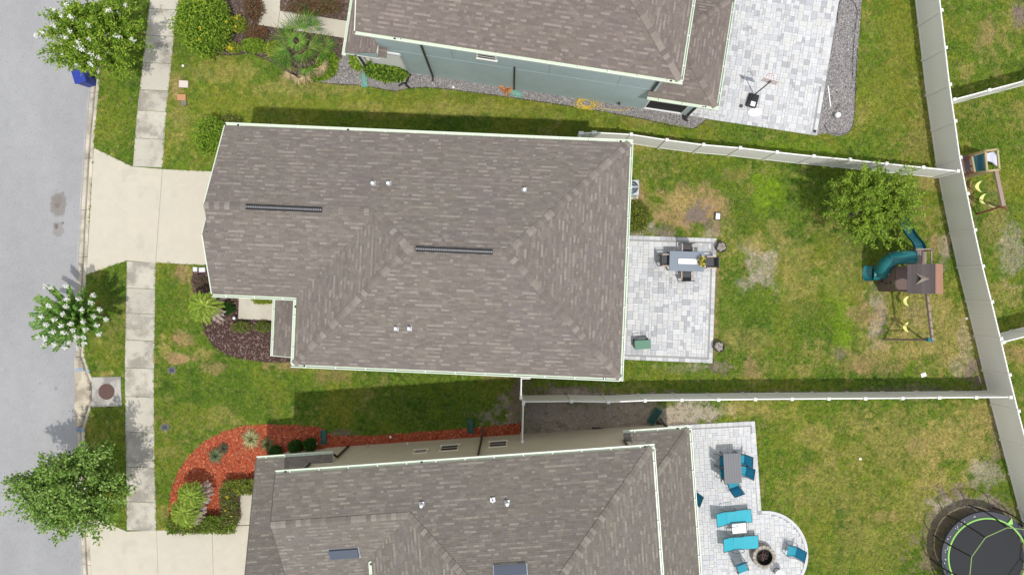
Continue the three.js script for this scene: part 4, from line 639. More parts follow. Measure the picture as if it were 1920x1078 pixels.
const shade = (R, cols) => { const c = cols[Math.floor(R() * cols.length)], w = (0.8 + 0.4 * R()) * 1.36; return [c[0] * w, c[1] * w, c[2] * w]; };
function onSphere(R) { const z = R() * 2 - 1, a = R() * 6.2832, r = Math.sqrt(1 - z * z); return V3(r * Math.cos(a), z, r * Math.sin(a)); }
function curve3(a, b, c, t) { const u = 1 - t; return V3(u * u * a.x + 2 * u * t * b.x + t * t * c.x, u * u * a.y + 2 * u * t * b.y + t * t * c.y, u * u * a.z + 2 * u * t * b.z + t * t * c.z); }
function stem(l, a, b, c, r0, r1, n = 5) { let p = a; for (let i = 1; i <= n; i++) { const q = curve3(a, b, c, i / n); l.push(rod([p.x, p.y, p.z], [q.x, q.y, q.z], lerp(r0, r1, (i - 1) / n), lerp(r0, r1, i / n), 5)); p = q; } }
function tree({ name = 'tree', label, base, trunk = 1.2, tr = 0.07, crown, shoots, per, len, wid, cols, seed, flowers = 0, droop = 0.1, limbs = 6, shell = 0.5, group, start = 0.3, up = 0.35, side = 0.16, lean = [0, 0], lowCut = -0.75 }) {
  const R = rng(seed), o = thing(name, label, 'tree', [base[0], 0, base[1]], 0, group), wood = [], t = new Tris(), [cx, cy, cz] = crown.at, [rx, ry, rz] = crown.r, fork = V3(lean[0] * 0.3, trunk, lean[1] * 0.3), ends = [], tips = [];
  stem(wood, V3(0, -0.05, 0), V3(0.03, trunk * 0.5, 0.02), fork, tr * 1.35, tr, 4);
  for (let i = 0; i < limbs; i++) { const a = i / limbs * 6.283 + R(), e = V3(cx + Math.cos(a) * rx * 0.42, cy - ry * 0.15 + R() * ry * 0.3, cz + Math.sin(a) * rz * 0.42); stem(wood, fork, V3(lerp(fork.x, e.x, 0.35), lerp(fork.y, e.y, 0.65), lerp(fork.z, e.z, 0.35)), e, tr * 0.6, tr * 0.3, 4); ends.push(e); }
  const twig = [];
  for (let i = 0; i < shoots; i++) {
    let d = onSphere(R); if (d.y < lowCut) d.y = -d.y;
    const bump = 0.66 + 0.66 * noise(d.x * 2.3 + seed, d.z * 2.3 + d.y * 1.7, 950), k = (1 - shell * R()) * bump, e = V3(cx + d.x * rx * k, cy + d.y * ry * k, cz + d.z * rz * k);
    let b = ends[0]; for (const q of ends) if (q.distanceTo(e) < b.distanceTo(e)) b = q;
    const s = b.clone().lerp(fork, R() * 0.4), mid = s.clone().lerp(e, 0.5).add(V3(0, droop * ry + R() * 0.15, 0));
    stem(twig, s, mid, e, tr * 0.2, 0.004, 4); tips.push(e);
    for (let j = 0; j < per; j++) {
      const u = lerp(start, 1, Math.pow(R(), 0.75)), p = curve3(s, mid, e, u), dir = e.clone().sub(s).normalize().multiplyScalar(0.5).add(onSphere(R)).add(V3(0, up, 0));
      p.addScaledVector(onSphere(R), side * (0.3 + R())); dir.y *= 0.6; leaf(t, p, dir, len * (0.7 + 0.6 * R()), wid * (0.7 + 0.6 * R()), (R() - 0.5) * 1.9, shade(R, cols));
    }
  }
  const tk = part('trunk', wood, MAT.bark, o); part('twigs', twig, MAT.bark, tk);
  part('crown', t.geo(), leafMat, o);
  const ord = tips.filter(p => p.y > cy - ry * 0.1).sort((a, b) => hash(Math.round(a.x * 900), Math.round(a.z * 900)) - hash(Math.round(b.x * 900), Math.round(b.z * 900)));
  ord.slice(0, flowers).forEach((p, i) => cluster(o, p, R));
  return o;
}
function cluster(o, p, R, mat = blossom, n = 34, s = 0.2) { const t = new Tris(); for (let k = 0; k < n; k++) { const d = onSphere(R), q = V3(d.x * s * 0.62 * R(), d.y * s * R() + s * 0.3, d.z * s * 0.62 * R()); leaf(t, q, onSphere(R).add(V3(0, 0.7, 0)), 0.06 + 0.05 * R(), 0.055, R() * 6.28); } const f = part('flower_cluster', t.geo(), mat, o); f.position.copy(p); return f; }
const GREEN = [[0.10, 0.19, 0.015], [0.15, 0.245, 0.022], [0.20, 0.29, 0.03], [0.07, 0.135, 0.013], [0.25, 0.32, 0.045]];
const OAK = [[0.10, 0.185, 0.03], [0.14, 0.235, 0.042], [0.185, 0.28, 0.06], [0.065, 0.125, 0.022], [0.25, 0.33, 0.10]];
const WISP = [[0.125, 0.215, 0.018], [0.165, 0.26, 0.023], [0.21, 0.30, 0.032], [0.085, 0.155, 0.014], [0.28, 0.34, 0.06]];
tree({ name: 'crape_myrtle', label: 'large white flowering tree at the upper left over the kerb', base: at(238, 100), trunk: 1.3, tr: 0.075, crown: { at: [0.4, 3.25, 0.4], r: [2.25, 1.6, 2.1] }, shoots: 380, per: 70, len: 0.15, wid: 0.07, cols: GREEN, seed: 3001, flowers: 46, shell: 0.55 });
tree({ name: 'shade_tree', label: 'round green street tree at the lower left', base: at(203, 884), trunk: 1.4, tr: 0.085, crown: { at: [0.3, 3.35, -0.05], r: [2.75, 1.5, 2.5] }, shoots: 360, per: 60, len: 0.15, wid: 0.09, cols: OAK, seed: 3002, shell: 0.6, side: 0.2 });
tree({ name: 'backyard_tree', label: 'wispy green tree in the middle back yard beside the play set', base: at(1590, 404), trunk: 1.1, tr: 0.07, crown: { at: [-0.35, 2.75, -0.3], r: [2.75, 1.35, 2.4] }, shoots: 340, per: 60, len: 0.14, wid: 0.052, cols: WISP, seed: 3003, shell: 0.7, side: 0.1, limbs: 8, start: 0.2 });
// the young tree with long upright whips
{
  const R = rng(3010), b = at(196, 592), o = thing('crape_myrtle', 'small white flowering tree with long leafy whips by the sidewalk', 'tree', [b[0], 0, b[1]]), wood = [], twig = [], t = new Tris(), cols = [[0.065, 0.16, 0.03], [0.095, 0.205, 0.035], [0.14, 0.25, 0.045], [0.21, 0.32, 0.06]];
  for (let i = 0; i < 3; i++) stem(wood, V3(0, -0.03, 0), V3(0.1 * Math.cos(i * 2.1), 0.7, 0.1 * Math.sin(i * 2.1)), V3(0.16 * Math.cos(i * 2.1), 1.4, 0.16 * Math.sin(i * 2.1)), 0.05, 0.035, 4);
  for (let i = 0; i < 58; i++) {
    const a = i * 2.39996, k = Math.sqrt((i + 0.5) / 58), west = Math.max(0, -Math.cos(a)), rr = k * (1.5 + 1.05 * west), e = V3(Math.cos(a) * rr + 0.2, 3.9 - 1.55 * k * k + 0.35 * (R() - 0.5), Math.sin(a) * rr), s = V3(0.15 * Math.cos(a), 1.2 + R() * 0.3, 0.15 * Math.sin(a)), mid = V3(e.x * 0.42, lerp(s.y, e.y, 0.85), e.z * 0.42);
    stem(twig, s, mid, e, 0.013, 0.004, 5);
    for (let j = 0; j < 120; j++) { const u = 0.2 + 0.8 * j / 120, p = curve3(s, mid, e, u), d = curve3(s, mid, e, Math.min(1, u + 0.02)).sub(curve3(s, mid, e, u - 0.02)).normalize(), sd = new THREE.Vector3().crossVectors(d, V3(0, 1, 0)).normalize().applyAxisAngle(d, (R() - 0.5) * 0.9).multiplyScalar(j % 2 ? 1 : -1); leaf(t, p, sd.add(d.clone().multiplyScalar(0.4)), (0.17 + 0.05 * R()) * (1.1 - 0.9 * Math.max(0, u - 0.55)), 0.062, (R() - 0.5) * 0.8, shade(R, cols)); }
    if (!(e.x < -0.55 && R() < 0.8) && R() < 0.75) cluster(o, e.clone().add(V3(0, 0.04, 0)), R, blossom, 40, 0.2);
  }
  const tk = part('trunk', wood, MAT.bark, o); part('twigs', twig, MAT.bark, tk); part('crown', t.geo(), leafMat, o);
}
// bushes: leaves on a lumpy mound of short stems
function bush({ name = 'shrub', label, p, r, n, len, wid, cols, seed, bloom = 0, bloomMat, square = 0, turn = 0, group, category = 'shrub' }) {
  const R = rng(seed), [rx, ry, rz] = r, o = thing(name, label, category, [p[0], 0, p[1]], turn, group), t = new Tris(), l = [];
  for (let i = 0; i < 16; i++) { const a = i * 2.4, k = 0.3 + 0.6 * R(); l.push(rod([0.1 * Math.cos(a) * rx, 0, 0.1 * Math.sin(a) * rz], [Math.cos(a) * rx * k, ry * (1.1 + 0.5 * R()), Math.sin(a) * rz * k], 0.014, 0.006, 5)); }
  part('stems', l, MAT.bark, o);
  for (let i = 0; i < n; i++) {
    const d = onSphere(R), k = Math.pow(R(), 0.3); let q;
    if (square) { q = V3((R() * 2 - 1) * rx, ry * 2 * (0.1 + 0.9 * Math.pow(R(), 0.45)), (R() * 2 - 1) * rz); q.y *= 0.86 + 0.28 * noise(q.x * 4 + seed, q.z * 4, 970); q.x += 0.06 * (R() - 0.5); q.z += 0.06 * (R() - 0.5); }
    else { const b = 0.72 + 0.56 * noise(d.x * 2.6 + seed, d.z * 2.6 + d.y, 960); q = V3(d.x * rx * k * b, ry + d.y * ry * k * b, d.z * rz * k * b); if (q.y < 0.03) q.y = 0.03 + 0.1 * R(); }
    leaf(t, q, onSphere(R).add(V3(d.x * 0.5, 0.3, d.z * 0.5)), len * (0.7 + 0.6 * R()), wid * (0.7 + 0.6 * R()), (R() - 0.5) * 2.2, shade(R, cols));
  }
  part('foliage', t.geo(), leafMat, o);
  for (let i = 0; i < bloom; i++) { const a = R() * 6.28, k = 0.4 + 0.55 * R(); cluster(o, V3(Math.cos(a) * rx * k, ry * (2 - 0.7 * k), Math.sin(a) * rz * k), R, bloomMat, 14, 0.1); }
  return o;
}
const YG = [[0.16, 0.22, 0.02], [0.22, 0.27, 0.03], [0.10, 0.16, 0.015], [0.30, 0.32, 0.05]], DARK = [[0.02, 0.055, 0.01], [0.03, 0.08, 0.012], [0.045, 0.105, 0.016]], MIX = [[0.06, 0.11, 0.015], [0.10, 0.15, 0.02], [0.16, 0.17, 0.05], [0.12, 0.09, 0.045], [0.2, 0.2, 0.05]], RUST = [[0.14, 0.055, 0.03], [0.2, 0.10, 0.06], [0.10, 0.07, 0.04], [0.16, 0.13, 0.06]];
bush({ label: 'big leafy shrub with yellow blooms at the top beside the sidewalk', p: at(404, 62), r: [1.55, 1.25, 1.5], n: 9500, len: 0.14, wid: 0.06, cols: GREEN, seed: 3101, bloom: 12, bloomMat: yellowBloom });
bush({ label: 'green shrub at the upper left corner of the middle house roof', p: at(412, 262), r: [0.95, 0.75, 0.95], n: 5200, len: 0.13, wid: 0.05, cols: GREEN, seed: 3102 });
bush({ label: 'olive green ornamental grass clump under the corner shrub', p: at(440, 232), r: [0.5, 0.3, 0.35], n: 1500, len: 0.12, wid: 0.04, cols: MIX, seed: 3103 });
bush({ label: 'yellow flowering plant near the big shrub at the top', p: at(452, 52), r: [0.4, 0.45, 0.45], n: 1300, len: 0.10, wid: 0.04, cols: YG, seed: 3104, bloom: 9, bloomMat: yellowBloom });
bush({ label: 'yellow flowering plant on the bed edging at the top left', p: at(440, 92), r: [0.36, 0.2, 0.25], n: 900, len: 0.10, wid: 0.04, cols: YG, seed: 3105, bloom: 10, bloomMat: yellowBloom });
bush({ label: 'rust coloured shrub left of the front walk of the teal house', p: at(480, 20), r: [0.55, 0.45, 0.7], n: 2000, len: 0.10, wid: 0.04, cols: RUST, seed: 3106 });
bush({ label: 'low rust coloured shrub below the corner of the front walk', p: at(487, 66), r: [0.6, 0.35, 0.4], n: 1800, len: 0.10, wid: 0.04, cols: RUST, seed: 3107 });
bush({ label: 'brown shrub row above the front walk of the teal house', p: at(595, 16), r: [1.5, 0.35, 0.5], n: 3000, len: 0.10, wid: 0.04, cols: [...RUST, [0.09, 0.11, 0.04]], seed: 3108 });
bush({ label: 'low green shrub left of the fan palm', p: at(478, 88), r: [0.55, 0.3, 0.4], n: 2200, len: 0.11, wid: 0.05, cols: GREEN, seed: 3109 });
bush({ label: 'small bright green shrub beside the fan palm', p: at(514, 96), r: [0.4, 0.3, 0.4], n: 1500, len: 0.11, wid: 0.05, cols: YG, seed: 3110 });
bush({ label: 'green broad leaved shrub at the right of the fan palm', p: at(618, 124), r: [0.45, 0.35, 0.55], n: 1500, len: 0.18, wid: 0.10, cols: GREEN, seed: 3111 });
bush({ label: 'green broad leaved shrub below the fan palm', p: at(600, 140), r: [0.6, 0.28, 0.3], n: 1500, len: 0.18, wid: 0.10, cols: GREEN, seed: 3112 });
bush({ label: 'small green shrub under the front roof of the teal house', p: at(672, 115), r: [0.33, 0.4, 0.5], n: 1600, len: 0.15, wid: 0.08, cols: GREEN, seed: 3113 });
bush({ name: 'hedge', label: 'green hedge against the white panel of the teal house', p: at(729, 140), r: [1.1, 0.5, 0.42], n: 5200, len: 0.17, wid: 0.085, cols: [...GREEN, ...DARK], seed: 3114, turn: -0.14 });
bush({ label: 'yellow green shrub against the back of the middle house', p: at(1193, 408), r: [0.65, 0.35, 0.75], n: 3600, len: 0.15, wid: 0.03, cols: [...YG, ...MIX], seed: 3115 });
bush({ label: 'low green plants below the entry pad, left clump', p: at(455, 612), r: [0.5, 0.2, 0.25], n: 1600, len: 0.10, wid: 0.045, cols: MIX, seed: 3116, group: 'low plants below the entry pad' });
bush({ label: 'low green plants below the entry pad, right clump', p: at(498, 612), r: [0.5, 0.2, 0.25], n: 1600, len: 0.10, wid: 0.045, cols: MIX, seed: 3117, group: 'low plants below the entry pad' });
bush({ label: 'yellowish low plants above the entry pad under the gutter', p: at(500, 562), r: [0.7, 0.22, 0.2], n: 1500, len: 0.10, wid: 0.045, cols: YG, seed: 3118 });
bush({ label: 'small dark shrub between small palm and entry pad', p: at(430, 578), r: [0.35, 0.25, 0.3], n: 1200, len: 0.10, wid: 0.045, cols: DARK, seed: 3119 });
bush({ label: 'dry brown plant above the small bright palm', p: at(378, 530), r: [0.4, 0.15, 0.35], n: 1000, len: 0.14, wid: 0.02, cols: [[0.16, 0.11, 0.08], [0.09, 0.06, 0.045], [0.22, 0.18, 0.12]], seed: 3120 });
bush({ name: 'hedge', label: 'long low hedge along the lower left driveway', p: at(385, 978), r: [1.75, 0.3, 0.42], n: 8200, len: 0.11, wid: 0.05, cols: [...GREEN, ...MIX], seed: 3121, square: 1, turn: 0.02, bloom: 4, bloomMat: yellowBloom });
bush({ name: 'hedge', label: 'speckled hedge with yellow leaves beside the lower entry walk', p: at(437, 942), r: [0.42, 0.32, 0.95], n: 5200, len: 0.10, wid: 0.045, cols: [...MIX, [0.12, 0.09, 0.06]], seed: 3122, square: 1, turn: 0.04, bloom: 10, bloomMat: yellowBloom });
bush({ name: 'hedge', label: 'short hedge at the corner of the lower house roof', p: at(462, 908), r: [0.95, 0.32, 0.36], n: 4200, len: 0.11, wid: 0.05, cols: [...MIX, ...YG], seed: 3123, square: 1, turn: 0.05, bloom: 3, bloomMat: yellowBloom });
bush({ label: 'dark clipped round shrub on red mulch, nearer the ornamental grass', p: at(556, 834), r: [0.33, 0.3, 0.33], n: 1600, len: 0.08, wid: 0.045, cols: DARK, seed: 3124, group: 'clipped shrubs' });
bush({ label: 'dark clipped round shrub on red mulch, beside the splash block', p: at(584, 831), r: [0.33, 0.3, 0.33], n: 1600, len: 0.08, wid: 0.045, cols: DARK, seed: 3125, group: 'clipped shrubs' });
bush({ label: 'dark green shrub tucked at the lower house corner', p: at(520, 846), r: [0.35, 0.25, 0.35], n: 1300, len: 0.09, wid: 0.04, cols: DARK, seed: 3126 });
// arching strap leaves
function blades({ name, label, p, n, len, wid, cols, seed, rise = 0.6, category = 'plant', part1 = 'leaves', y = 0 }) {
  const R = rng(seed), o = thing(name, label, category, [p[0], y, p[1]]), t = new Tris();
  for (let i = 0; i < n; i++) { const a = R() * 6.283, k = 0.25 + 0.75 * Math.sqrt(R()), L = len * (0.7 + 0.5 * R()), s = V3(0.05 * Math.cos(a), 0, 0.05 * Math.sin(a)), e = V3(Math.cos(a) * L * k, L * rise * (1.15 - k), Math.sin(a) * L * k), m = V3(e.x * 0.45, L * rise * 1.1, e.z * 0.45), c = shade(R, cols), sx = -Math.sin(a), sz = Math.cos(a); let q = s; const N = 5; for (let j = 1; j <= N; j++) { const b = curve3(s, m, e, j / N), w0 = wid * (1 - (j - 1) / N) ** 0.6 / 2, w1 = j === N ? 0.001 : wid * (1 - j / N) ** 0.6 / 2; t.quad([q.x - sx * w0, q.y, q.z - sz * w0], [q.x + sx * w0, q.y, q.z + sz * w0], [b.x + sx * w1, b.y, b.z + sz * w1], [b.x - sx * w1, b.y, b.z - sz * w1], c); q = b; } }
  part(part1, t.geo(), matteLeaf, o); part('root_crown', new THREE.SphereGeometry(0.07, 8, 6).scale(1, 0.6, 1), MAT.bark, o); return o;
}
blades({ name: 'ornamental_grass', label: 'dark green flax clump on red mulch near the lawn', p: at(405, 853), n: 170, len: 0.5, wid: 0.035, cols: [[0.05, 0.085, 0.03], [0.08, 0.12, 0.04], [0.12, 0.14, 0.07]], seed: 3201 });
blades({ name: 'ornamental_grass', label: 'smaller dark flax clump right beside the green flax on red mulch', p: at(421, 839), n: 110, len: 0.36, wid: 0.03, cols: [[0.03, 0.045, 0.022], [0.05, 0.06, 0.03]], seed: 3202 });
blades({ name: 'ornamental_grass', label: 'pale yellow striped grass clump on red mulch', p: at(472, 822), n: 260, len: 0.62, wid: 0.03, cols: [[0.32, 0.30, 0.13], [0.22, 0.23, 0.08], [0.40, 0.36, 0.20], [0.12, 0.15, 0.04]], seed: 3203 });
blades({ name: 'ornamental_grass', label: 'olive grass clump beside the pale striped grass', p: at(502, 832), n: 150, len: 0.5, wid: 0.03, cols: [[0.10, 0.12, 0.03], [0.16, 0.15, 0.06], [0.05, 0.075, 0.02]], seed: 3204 });
blades({ name: 'bromeliad', label: 'rusty orange spiky plant at the foot of the teal wall', p: at(951, 166), n: 60, len: 0.55, wid: 0.07, cols: [[0.42, 0.13, 0.03], [0.30, 0.075, 0.02], [0.5, 0.22, 0.06]], seed: 3205, rise: 0.45 });
// feather palms: a midrib with leaflets both sides
function featherPalm({ name = 'palm', label, p, h, n, len, cols, seed, dead = 0, deadDir = 0, tr = 0.09, leafW = 0.035 }) {
  const R = rng(seed), o = thing(name, label, 'palm', [p[0], 0, p[1]]); part('trunk', [cyl(tr * 0.85, tr * 1.2, h, 0, h / 2, 0, 10)], MAT.bark, o);
  const frond = (a, L, up, cs, nm) => { const t = new Tris(), s = V3(0, h, 0), e = V3(Math.cos(a) * L, h + up - L * 0.2, Math.sin(a) * L), m = V3(Math.cos(a) * L * 0.5, h + up + L * 0.25, Math.sin(a) * L * 0.5), N = 24; for (let j = 2; j <= N; j++) { const u = j / N, q = curve3(s, m, e, u), d = curve3(s, m, e, Math.min(1, u + 0.03)).sub(curve3(s, m, e, u - 0.03)).normalize(), sd = new THREE.Vector3().crossVectors(d, V3(0, 1, 0)).normalize(); for (const k of [-1, 1]) leaf(t, q, sd.clone().multiplyScalar(k).add(d.clone().multiplyScalar(0.7)).add(V3(0, 0.25, 0)), L * (0.34 - 0.2 * Math.abs(u - 0.45)), leafW, k * 0.4, shade(R, cs)); } const l = []; stem(l, s, m, e, 0.014, 0.004, 6); const f = part(nm, t.geo(), matteLeaf, o); part('midrib', l, std([0.2, 0.22, 0.06], 0.8), f); };
  for (let i = 0; i < n; i++) { const k = i / n; frond(i * 2.39996 + R() * 0.2, len * (0.72 + 0.35 * k), 0.35 * (1 - k) * len + 0.12, cols, 'frond'); }
  for (let i = 0; i < dead; i++) frond(deadDir + (R() - 0.5) * 1.9, len * (0.85 + 0.3 * R()), -0.25, [[0.34, 0.27, 0.24], [0.24, 0.18, 0.15], [0.42, 0.36, 0.32]], 'dead_frond');
  return o;
}
const BRIGHT = [[0.16, 0.245, 0.015], [0.22, 0.30, 0.02], [0.11, 0.18, 0.012], [0.28, 0.33, 0.05]];
featherPalm({ label: 'small bright yellow green palm before the middle house', p: at(404, 574), h: 1.15, n: 15, len: 0.86, cols: BRIGHT, seed: 3301, dead: 5, deadDir: 0.15, leafW: 0.05 });
featherPalm({ label: 'upper of the two bright palms on red mulch', p: at(378, 918), h: 1.0, n: 26, len: 0.72, cols: [...BRIGHT, [0.12, 0.19, 0.02]], seed: 3302, dead: 9, deadDir: 0.1, leafW: 0.045 });
featherPalm({ label: 'lower of the two bright palms beside the driveway hedge', p: at(366, 948), h: 1.0, n: 26, len: 0.75, cols: [...BRIGHT, [0.12, 0.19, 0.02]], seed: 3303, dead: 10, deadDir: 0.1, leafW: 0.045 });
// fan palm
{
  const R = rng(3310), b = at(582, 108), o = thing('fan_palm', 'shaggy fan palm with dry fronds beside the front walk', 'palm', [b[0], 0, b[1]]); part('trunk', [cyl(0.14, 0.2, 1.3, 0, 0.65, 0, 12)], MAT.bark, o);
  const fan = (a, L, y1, r, cs, nm) => { const t = new Tris(), s = V3(0, 1.3, 0), e = V3(Math.cos(a) * L, 1.3 + y1, Math.sin(a) * L), N = 20; for (let j = 0; j < N; j++) { const q = (j / (N - 1) - 0.5) * 3.5, d = V3(Math.cos(a + q), 0.25 - 0.35 * Math.abs(q) * 0.3 + 0.1 * R(), Math.sin(a + q)); leaf(t, e, d, r * (1 - 0.1 * Math.abs(q)) * (0.65 + 0.55 * R()), 0.04, 0.6 * (R() - 0.5), shade(R, cs)); } const f = part(nm, t.geo(), matteLeaf, o); part('stalk', [rod([0, 1.25, 0], [e.x, e.y, e.z], 0.016, 0.01)], std([0.18, 0.17, 0.07], 0.8), f); };
  const FAN = [[0.06, 0.17, 0.02], [0.095, 0.215, 0.026], [0.14, 0.24, 0.035], [0.2, 0.26, 0.05]];
  for (let i = 0; i < 4; i++) fan(i * 1.7 + 0.4, 0.12 + 0.1 * R(), 0.85 + 0.2 * R(), 0.6, FAN, 'frond');
  for (let i = 0; i < 16; i++) { const k = (i + 1) / 16; fan(i * 2.39996 + 0.7 * R(), 0.35 + 0.75 * k + 0.3 * R(), 0.8 - 0.95 * k + 0.3 * (R() - 0.5), 0.7 + 0.35 * R(), FAN, 'frond'); }
  for (let i = 0; i < 10; i++) fan(0.7 + i * 0.29, 0.85 + 0.55 * R(), -0.1 - 0.5 * R(), 0.42 + 0.2 * R(), [[0.38, 0.30, 0.17], [0.28, 0.21, 0.11], [0.46, 0.38, 0.25]], 'dead_frond');
}
// ------------------------------------------------------------ furniture, toys, utilities
const M2 = {
  teal: std([0.02, 0.30, 0.40], 0.75, { map: grain }), blueSling: std([0.02, 0.27, 0.46], 0.75, { map: grain }), tableGrey: std([0.20, 0.235, 0.28], 0.45), weave: std([0.085, 0.085, 0.09], 0.8, { map: grain }), armWood: std([0.52, 0.40, 0.30], 0.6),
  slatGrey: std([0.17, 0.17, 0.18], 0.6, { map: grain }), slide: std([0.01, 0.15, 0.165], 0.35), playWood: std([0.17, 0.115, 0.10], 0.8, { map: grain }), playRed: std([0.26, 0.10, 0.055], 0.8, { map: grain }), playOrange: std([0.42, 0.21, 0.14], 0.85, { map: grain }), beamWood: std([0.34, 0.25, 0.20], 0.8, { map: grain }),
  yellow: std([0.78, 0.76, 0.22], 0.5), lime: std([0.30, 0.62, 0.14], 0.55), mat: std([0.013, 0.014, 0.017], 0.75), pad: std([0.03, 0.035, 0.05], 0.5, { map: grain }), binBlue: std([0.015, 0.04, 0.30], 0.45), green: std([0.075, 0.20, 0.13], 0.5), darkGreen: std([0.015, 0.10, 0.085], 0.5), splash: std([0.16, 0.36, 0.29], 0.7), stone: std([0.5, 0.46, 0.41], 0.95, { map: stainedMap }), soot: std([0.018, 0.015, 0.014], 1), canopy: std([0.012, 0.09, 0.11], 0.7, { map: grain }), slideLilac: std([0.62, 0.62, 0.75], 0.5), tanWood: std([0.45, 0.36, 0.19], 0.8, { map: grain }), hose: std([0.72, 0.50, 0.05], 0.5), sand: std([0.5, 0.46, 0.41], 1, { map: grain }),
};
const gp = (px, py, h = 0) => { const [x, z] = at(px, py, h); return [x, 0, z]; };
// dining set on the middle patio
{
  const Y = 0.055, [tx, tz] = at(1288, 490, 0.78), g = thing('dining_table', 'grey rectangular dining table on the middle patio', 'table', [tx, Y, tz], -0.03);
  part('table_top', rbx(1.78, 0.04, 1.02, 0, 0.73, 0, 0.015), M2.tableGrey, g); part('apron', [bx(1.6, 0.07, 0.03, 0, 0.68, 0.44), bx(1.6, 0.07, 0.03, 0, 0.68, -0.44)], MAT.darkMetal, g);
  for (const x of [-0.8, 0.8]) for (const z of [-0.44, 0.44]) part('leg', bx(0.06, 0.71, 0.06, x, 0.355, z), MAT.darkMetal, g);
  const tray = thing('serving_tray', 'long white tray lying on the grey dining table', 'tray', [tx + 0.05, Y + 0.752, tz + 0.01], -0.03); part('tray_base', rbx(0.98, 0.02, 0.27, 0, 0.012, 0, 0.008), MAT.white, tray); part('tray_rim', [bx(0.98, 0.035, 0.012, 0, 0.025, 0.13), bx(0.98, 0.035, 0.012, 0, 0.025, -0.13), bx(0.012, 0.035, 0.27, 0.485, 0.025, 0), bx(0.012, 0.035, 0.27, -0.485, 0.025, 0)], MAT.white, tray);
  const R = rng(41), pt = thing('potted_plant', 'yellow and green potted plant on the end of the dining table', 'plant', [tx + 0.72, Y + 0.752, tz + 0.02]), t = new Tris();
  part('pot', [cyl(0.12, 0.09, 0.16, 0, 0.08, 0)], MAT.darkMetal, pt); for (let i = 0; i < 150; i++) { const a = R() * 6.28, k = R(); leaf(t, V3(Math.cos(a) * 0.08 * k, 0.14 + 0.12 * R(), (Math.sin(a) * 0.22) * k), V3(Math.cos(a), 0.4 + R() * 0.6, Math.sin(a)), 0.14 + 0.08 * R(), 0.06, R() * 6, shade(R, [[0.55, 0.40, 0.03], [0.10, 0.14, 0.02], [0.04, 0.07, 0.015], [0.6, 0.5, 0.12]])); } part('leaves', t.geo(), matteLeaf, pt);
  const c = thing('patio_chair', 'dark woven chair at the house end of the grey dining table', 'chair', [0, 0, 0], 0, 'dining chairs on the middle patio');
  part('seat', rbx(0.52, 0.05, 0.5, 0, 0.42, 0, 0.02), M2.weave, c); part('backrest', rbx(0.52, 0.5, 0.035, 0, 0.68, 0.26, 0.015).rotateX(0.0), M2.weave, c);
  for (const s of [-1, 1]) { part('armrest', rbx(0.055, 0.03, 0.54, s * 0.29, 0.64, 0.0, 0.01), M2.armWood, c); part('leg', bx(0.035, 0.64, 0.035, s * 0.29, 0.32, -0.24), MAT.darkMetal, c); part('leg', bx(0.035, 0.92, 0.035, s * 0.29, 0.46, 0.26), MAT.darkMetal, c); }
  const P = (a, b) => { const [x, z] = at(a, b, 0.45); return [x, Y, z]; };
  c.position.set(...P(1247, 488)); c.rotation.y = -Math.PI / 2;
  again(c, P(1288, 466), Math.PI, 'dark woven chair on the lawn side above the grey dining table'); again(c, P(1287, 518), 0.02, 'dark woven chair below the grey dining table'); again(c, P(1333, 492), Math.PI / 2, 'dark woven chair at the plant end of the grey dining table');
}
{ const [x, z] = at(1205, 646, 0.55), g = thing('storage_box', 'green plastic storage box on the middle patio', 'box', [x, 0.055, z], 0.06); part('body', rbx(0.76, 0.46, 0.42, 0, 0.23, 0, 0.03), M2.darkGreen, g); part('lid', rbx(0.82, 0.07, 0.47, 0, 0.49, 0, 0.03), M2.green, g); part('handle', [tube([[-0.3, 0.4, -0.21], [-0.3, 0.42, -0.36], [0.22, 0.42, -0.36], [0.22, 0.4, -0.21]], 0.015, 24, 6)], MAT.black, g); for (const s of [-1, 1]) part('wheel', [cyl(0.09, 0.09, 0.05, 0, 0, 0, 14).rotateZ(Math.PI / 2).translate(s * 0.36, 0.09, -0.2)], MAT.black, g); }
for (const [px, py, label, sd] of [[1353, 463, 'round pot of pale stones at the upper corner of the middle patio', 1], [1349, 650, 'round pot of pale stones at the lower corner of the middle patio', 2]]) {
  const [x, z] = at(px, py, 0.3), g = thing('stone_pot', label, 'pot', [x, 0, z], sd), R = rng(50 + sd);
  part('pot', [new THREE.LatheGeometry([[0.2, 0], [0.25, 0.06], [0.29, 0.3], [0.285, 0.34], [0.25, 0.34], [0.25, 0.26], [0.0, 0.24]].map(q => new THREE.Vector2(...q)), 28)], std([0.04, 0.036, 0.034], 0.6), g);
  for (let k = 0; k < 14; k++) { const a = k * 2.4, r = 0.2 * Math.sqrt(k / 14); part('stone', new THREE.IcosahedronGeometry(0.075 + 0.035 * R(), 1).scale(1, 0.6, 0.8).translate(Math.cos(a) * r, 0.28, Math.sin(a) * r), M2.stone, g); }
  part('plant_stake', [rod([0.02, 0.25, 0], [0.05, 0.75, 0.02], 0.01), rod([0, 0.25, 0.03], [-0.05, 0.55, 0.0], 0.008)], MAT.bark, g);
}
{ const [x, z] = at(1346, 405, 0.1), g = thing('utility_cover', 'white square utility cover on the dry patch', 'utility cover', [x, 0, z], -0.1); part('frame', bx(0.32, 0.09, 0.4, 0, 0.045, 0), MAT.black, g); part('lid', rbx(0.22, 0.03, 0.32, 0.02, 0.1, 0.01, 0.01), MAT.white, g); }
{ const [x, z] = at(1733, 703, 0.05), g = thing('utility_cover', 'small white tilted cover near the lower yard fence', 'utility cover', [x, 0, z], 0.3); part('lid', rbx(0.28, 0.05, 0.2, 0, 0.04, 0, 0.01), MAT.white, g); part('slot', bx(0.12, 0.01, 0.03, 0.02, 0.066, 0), MAT.lead, g); }
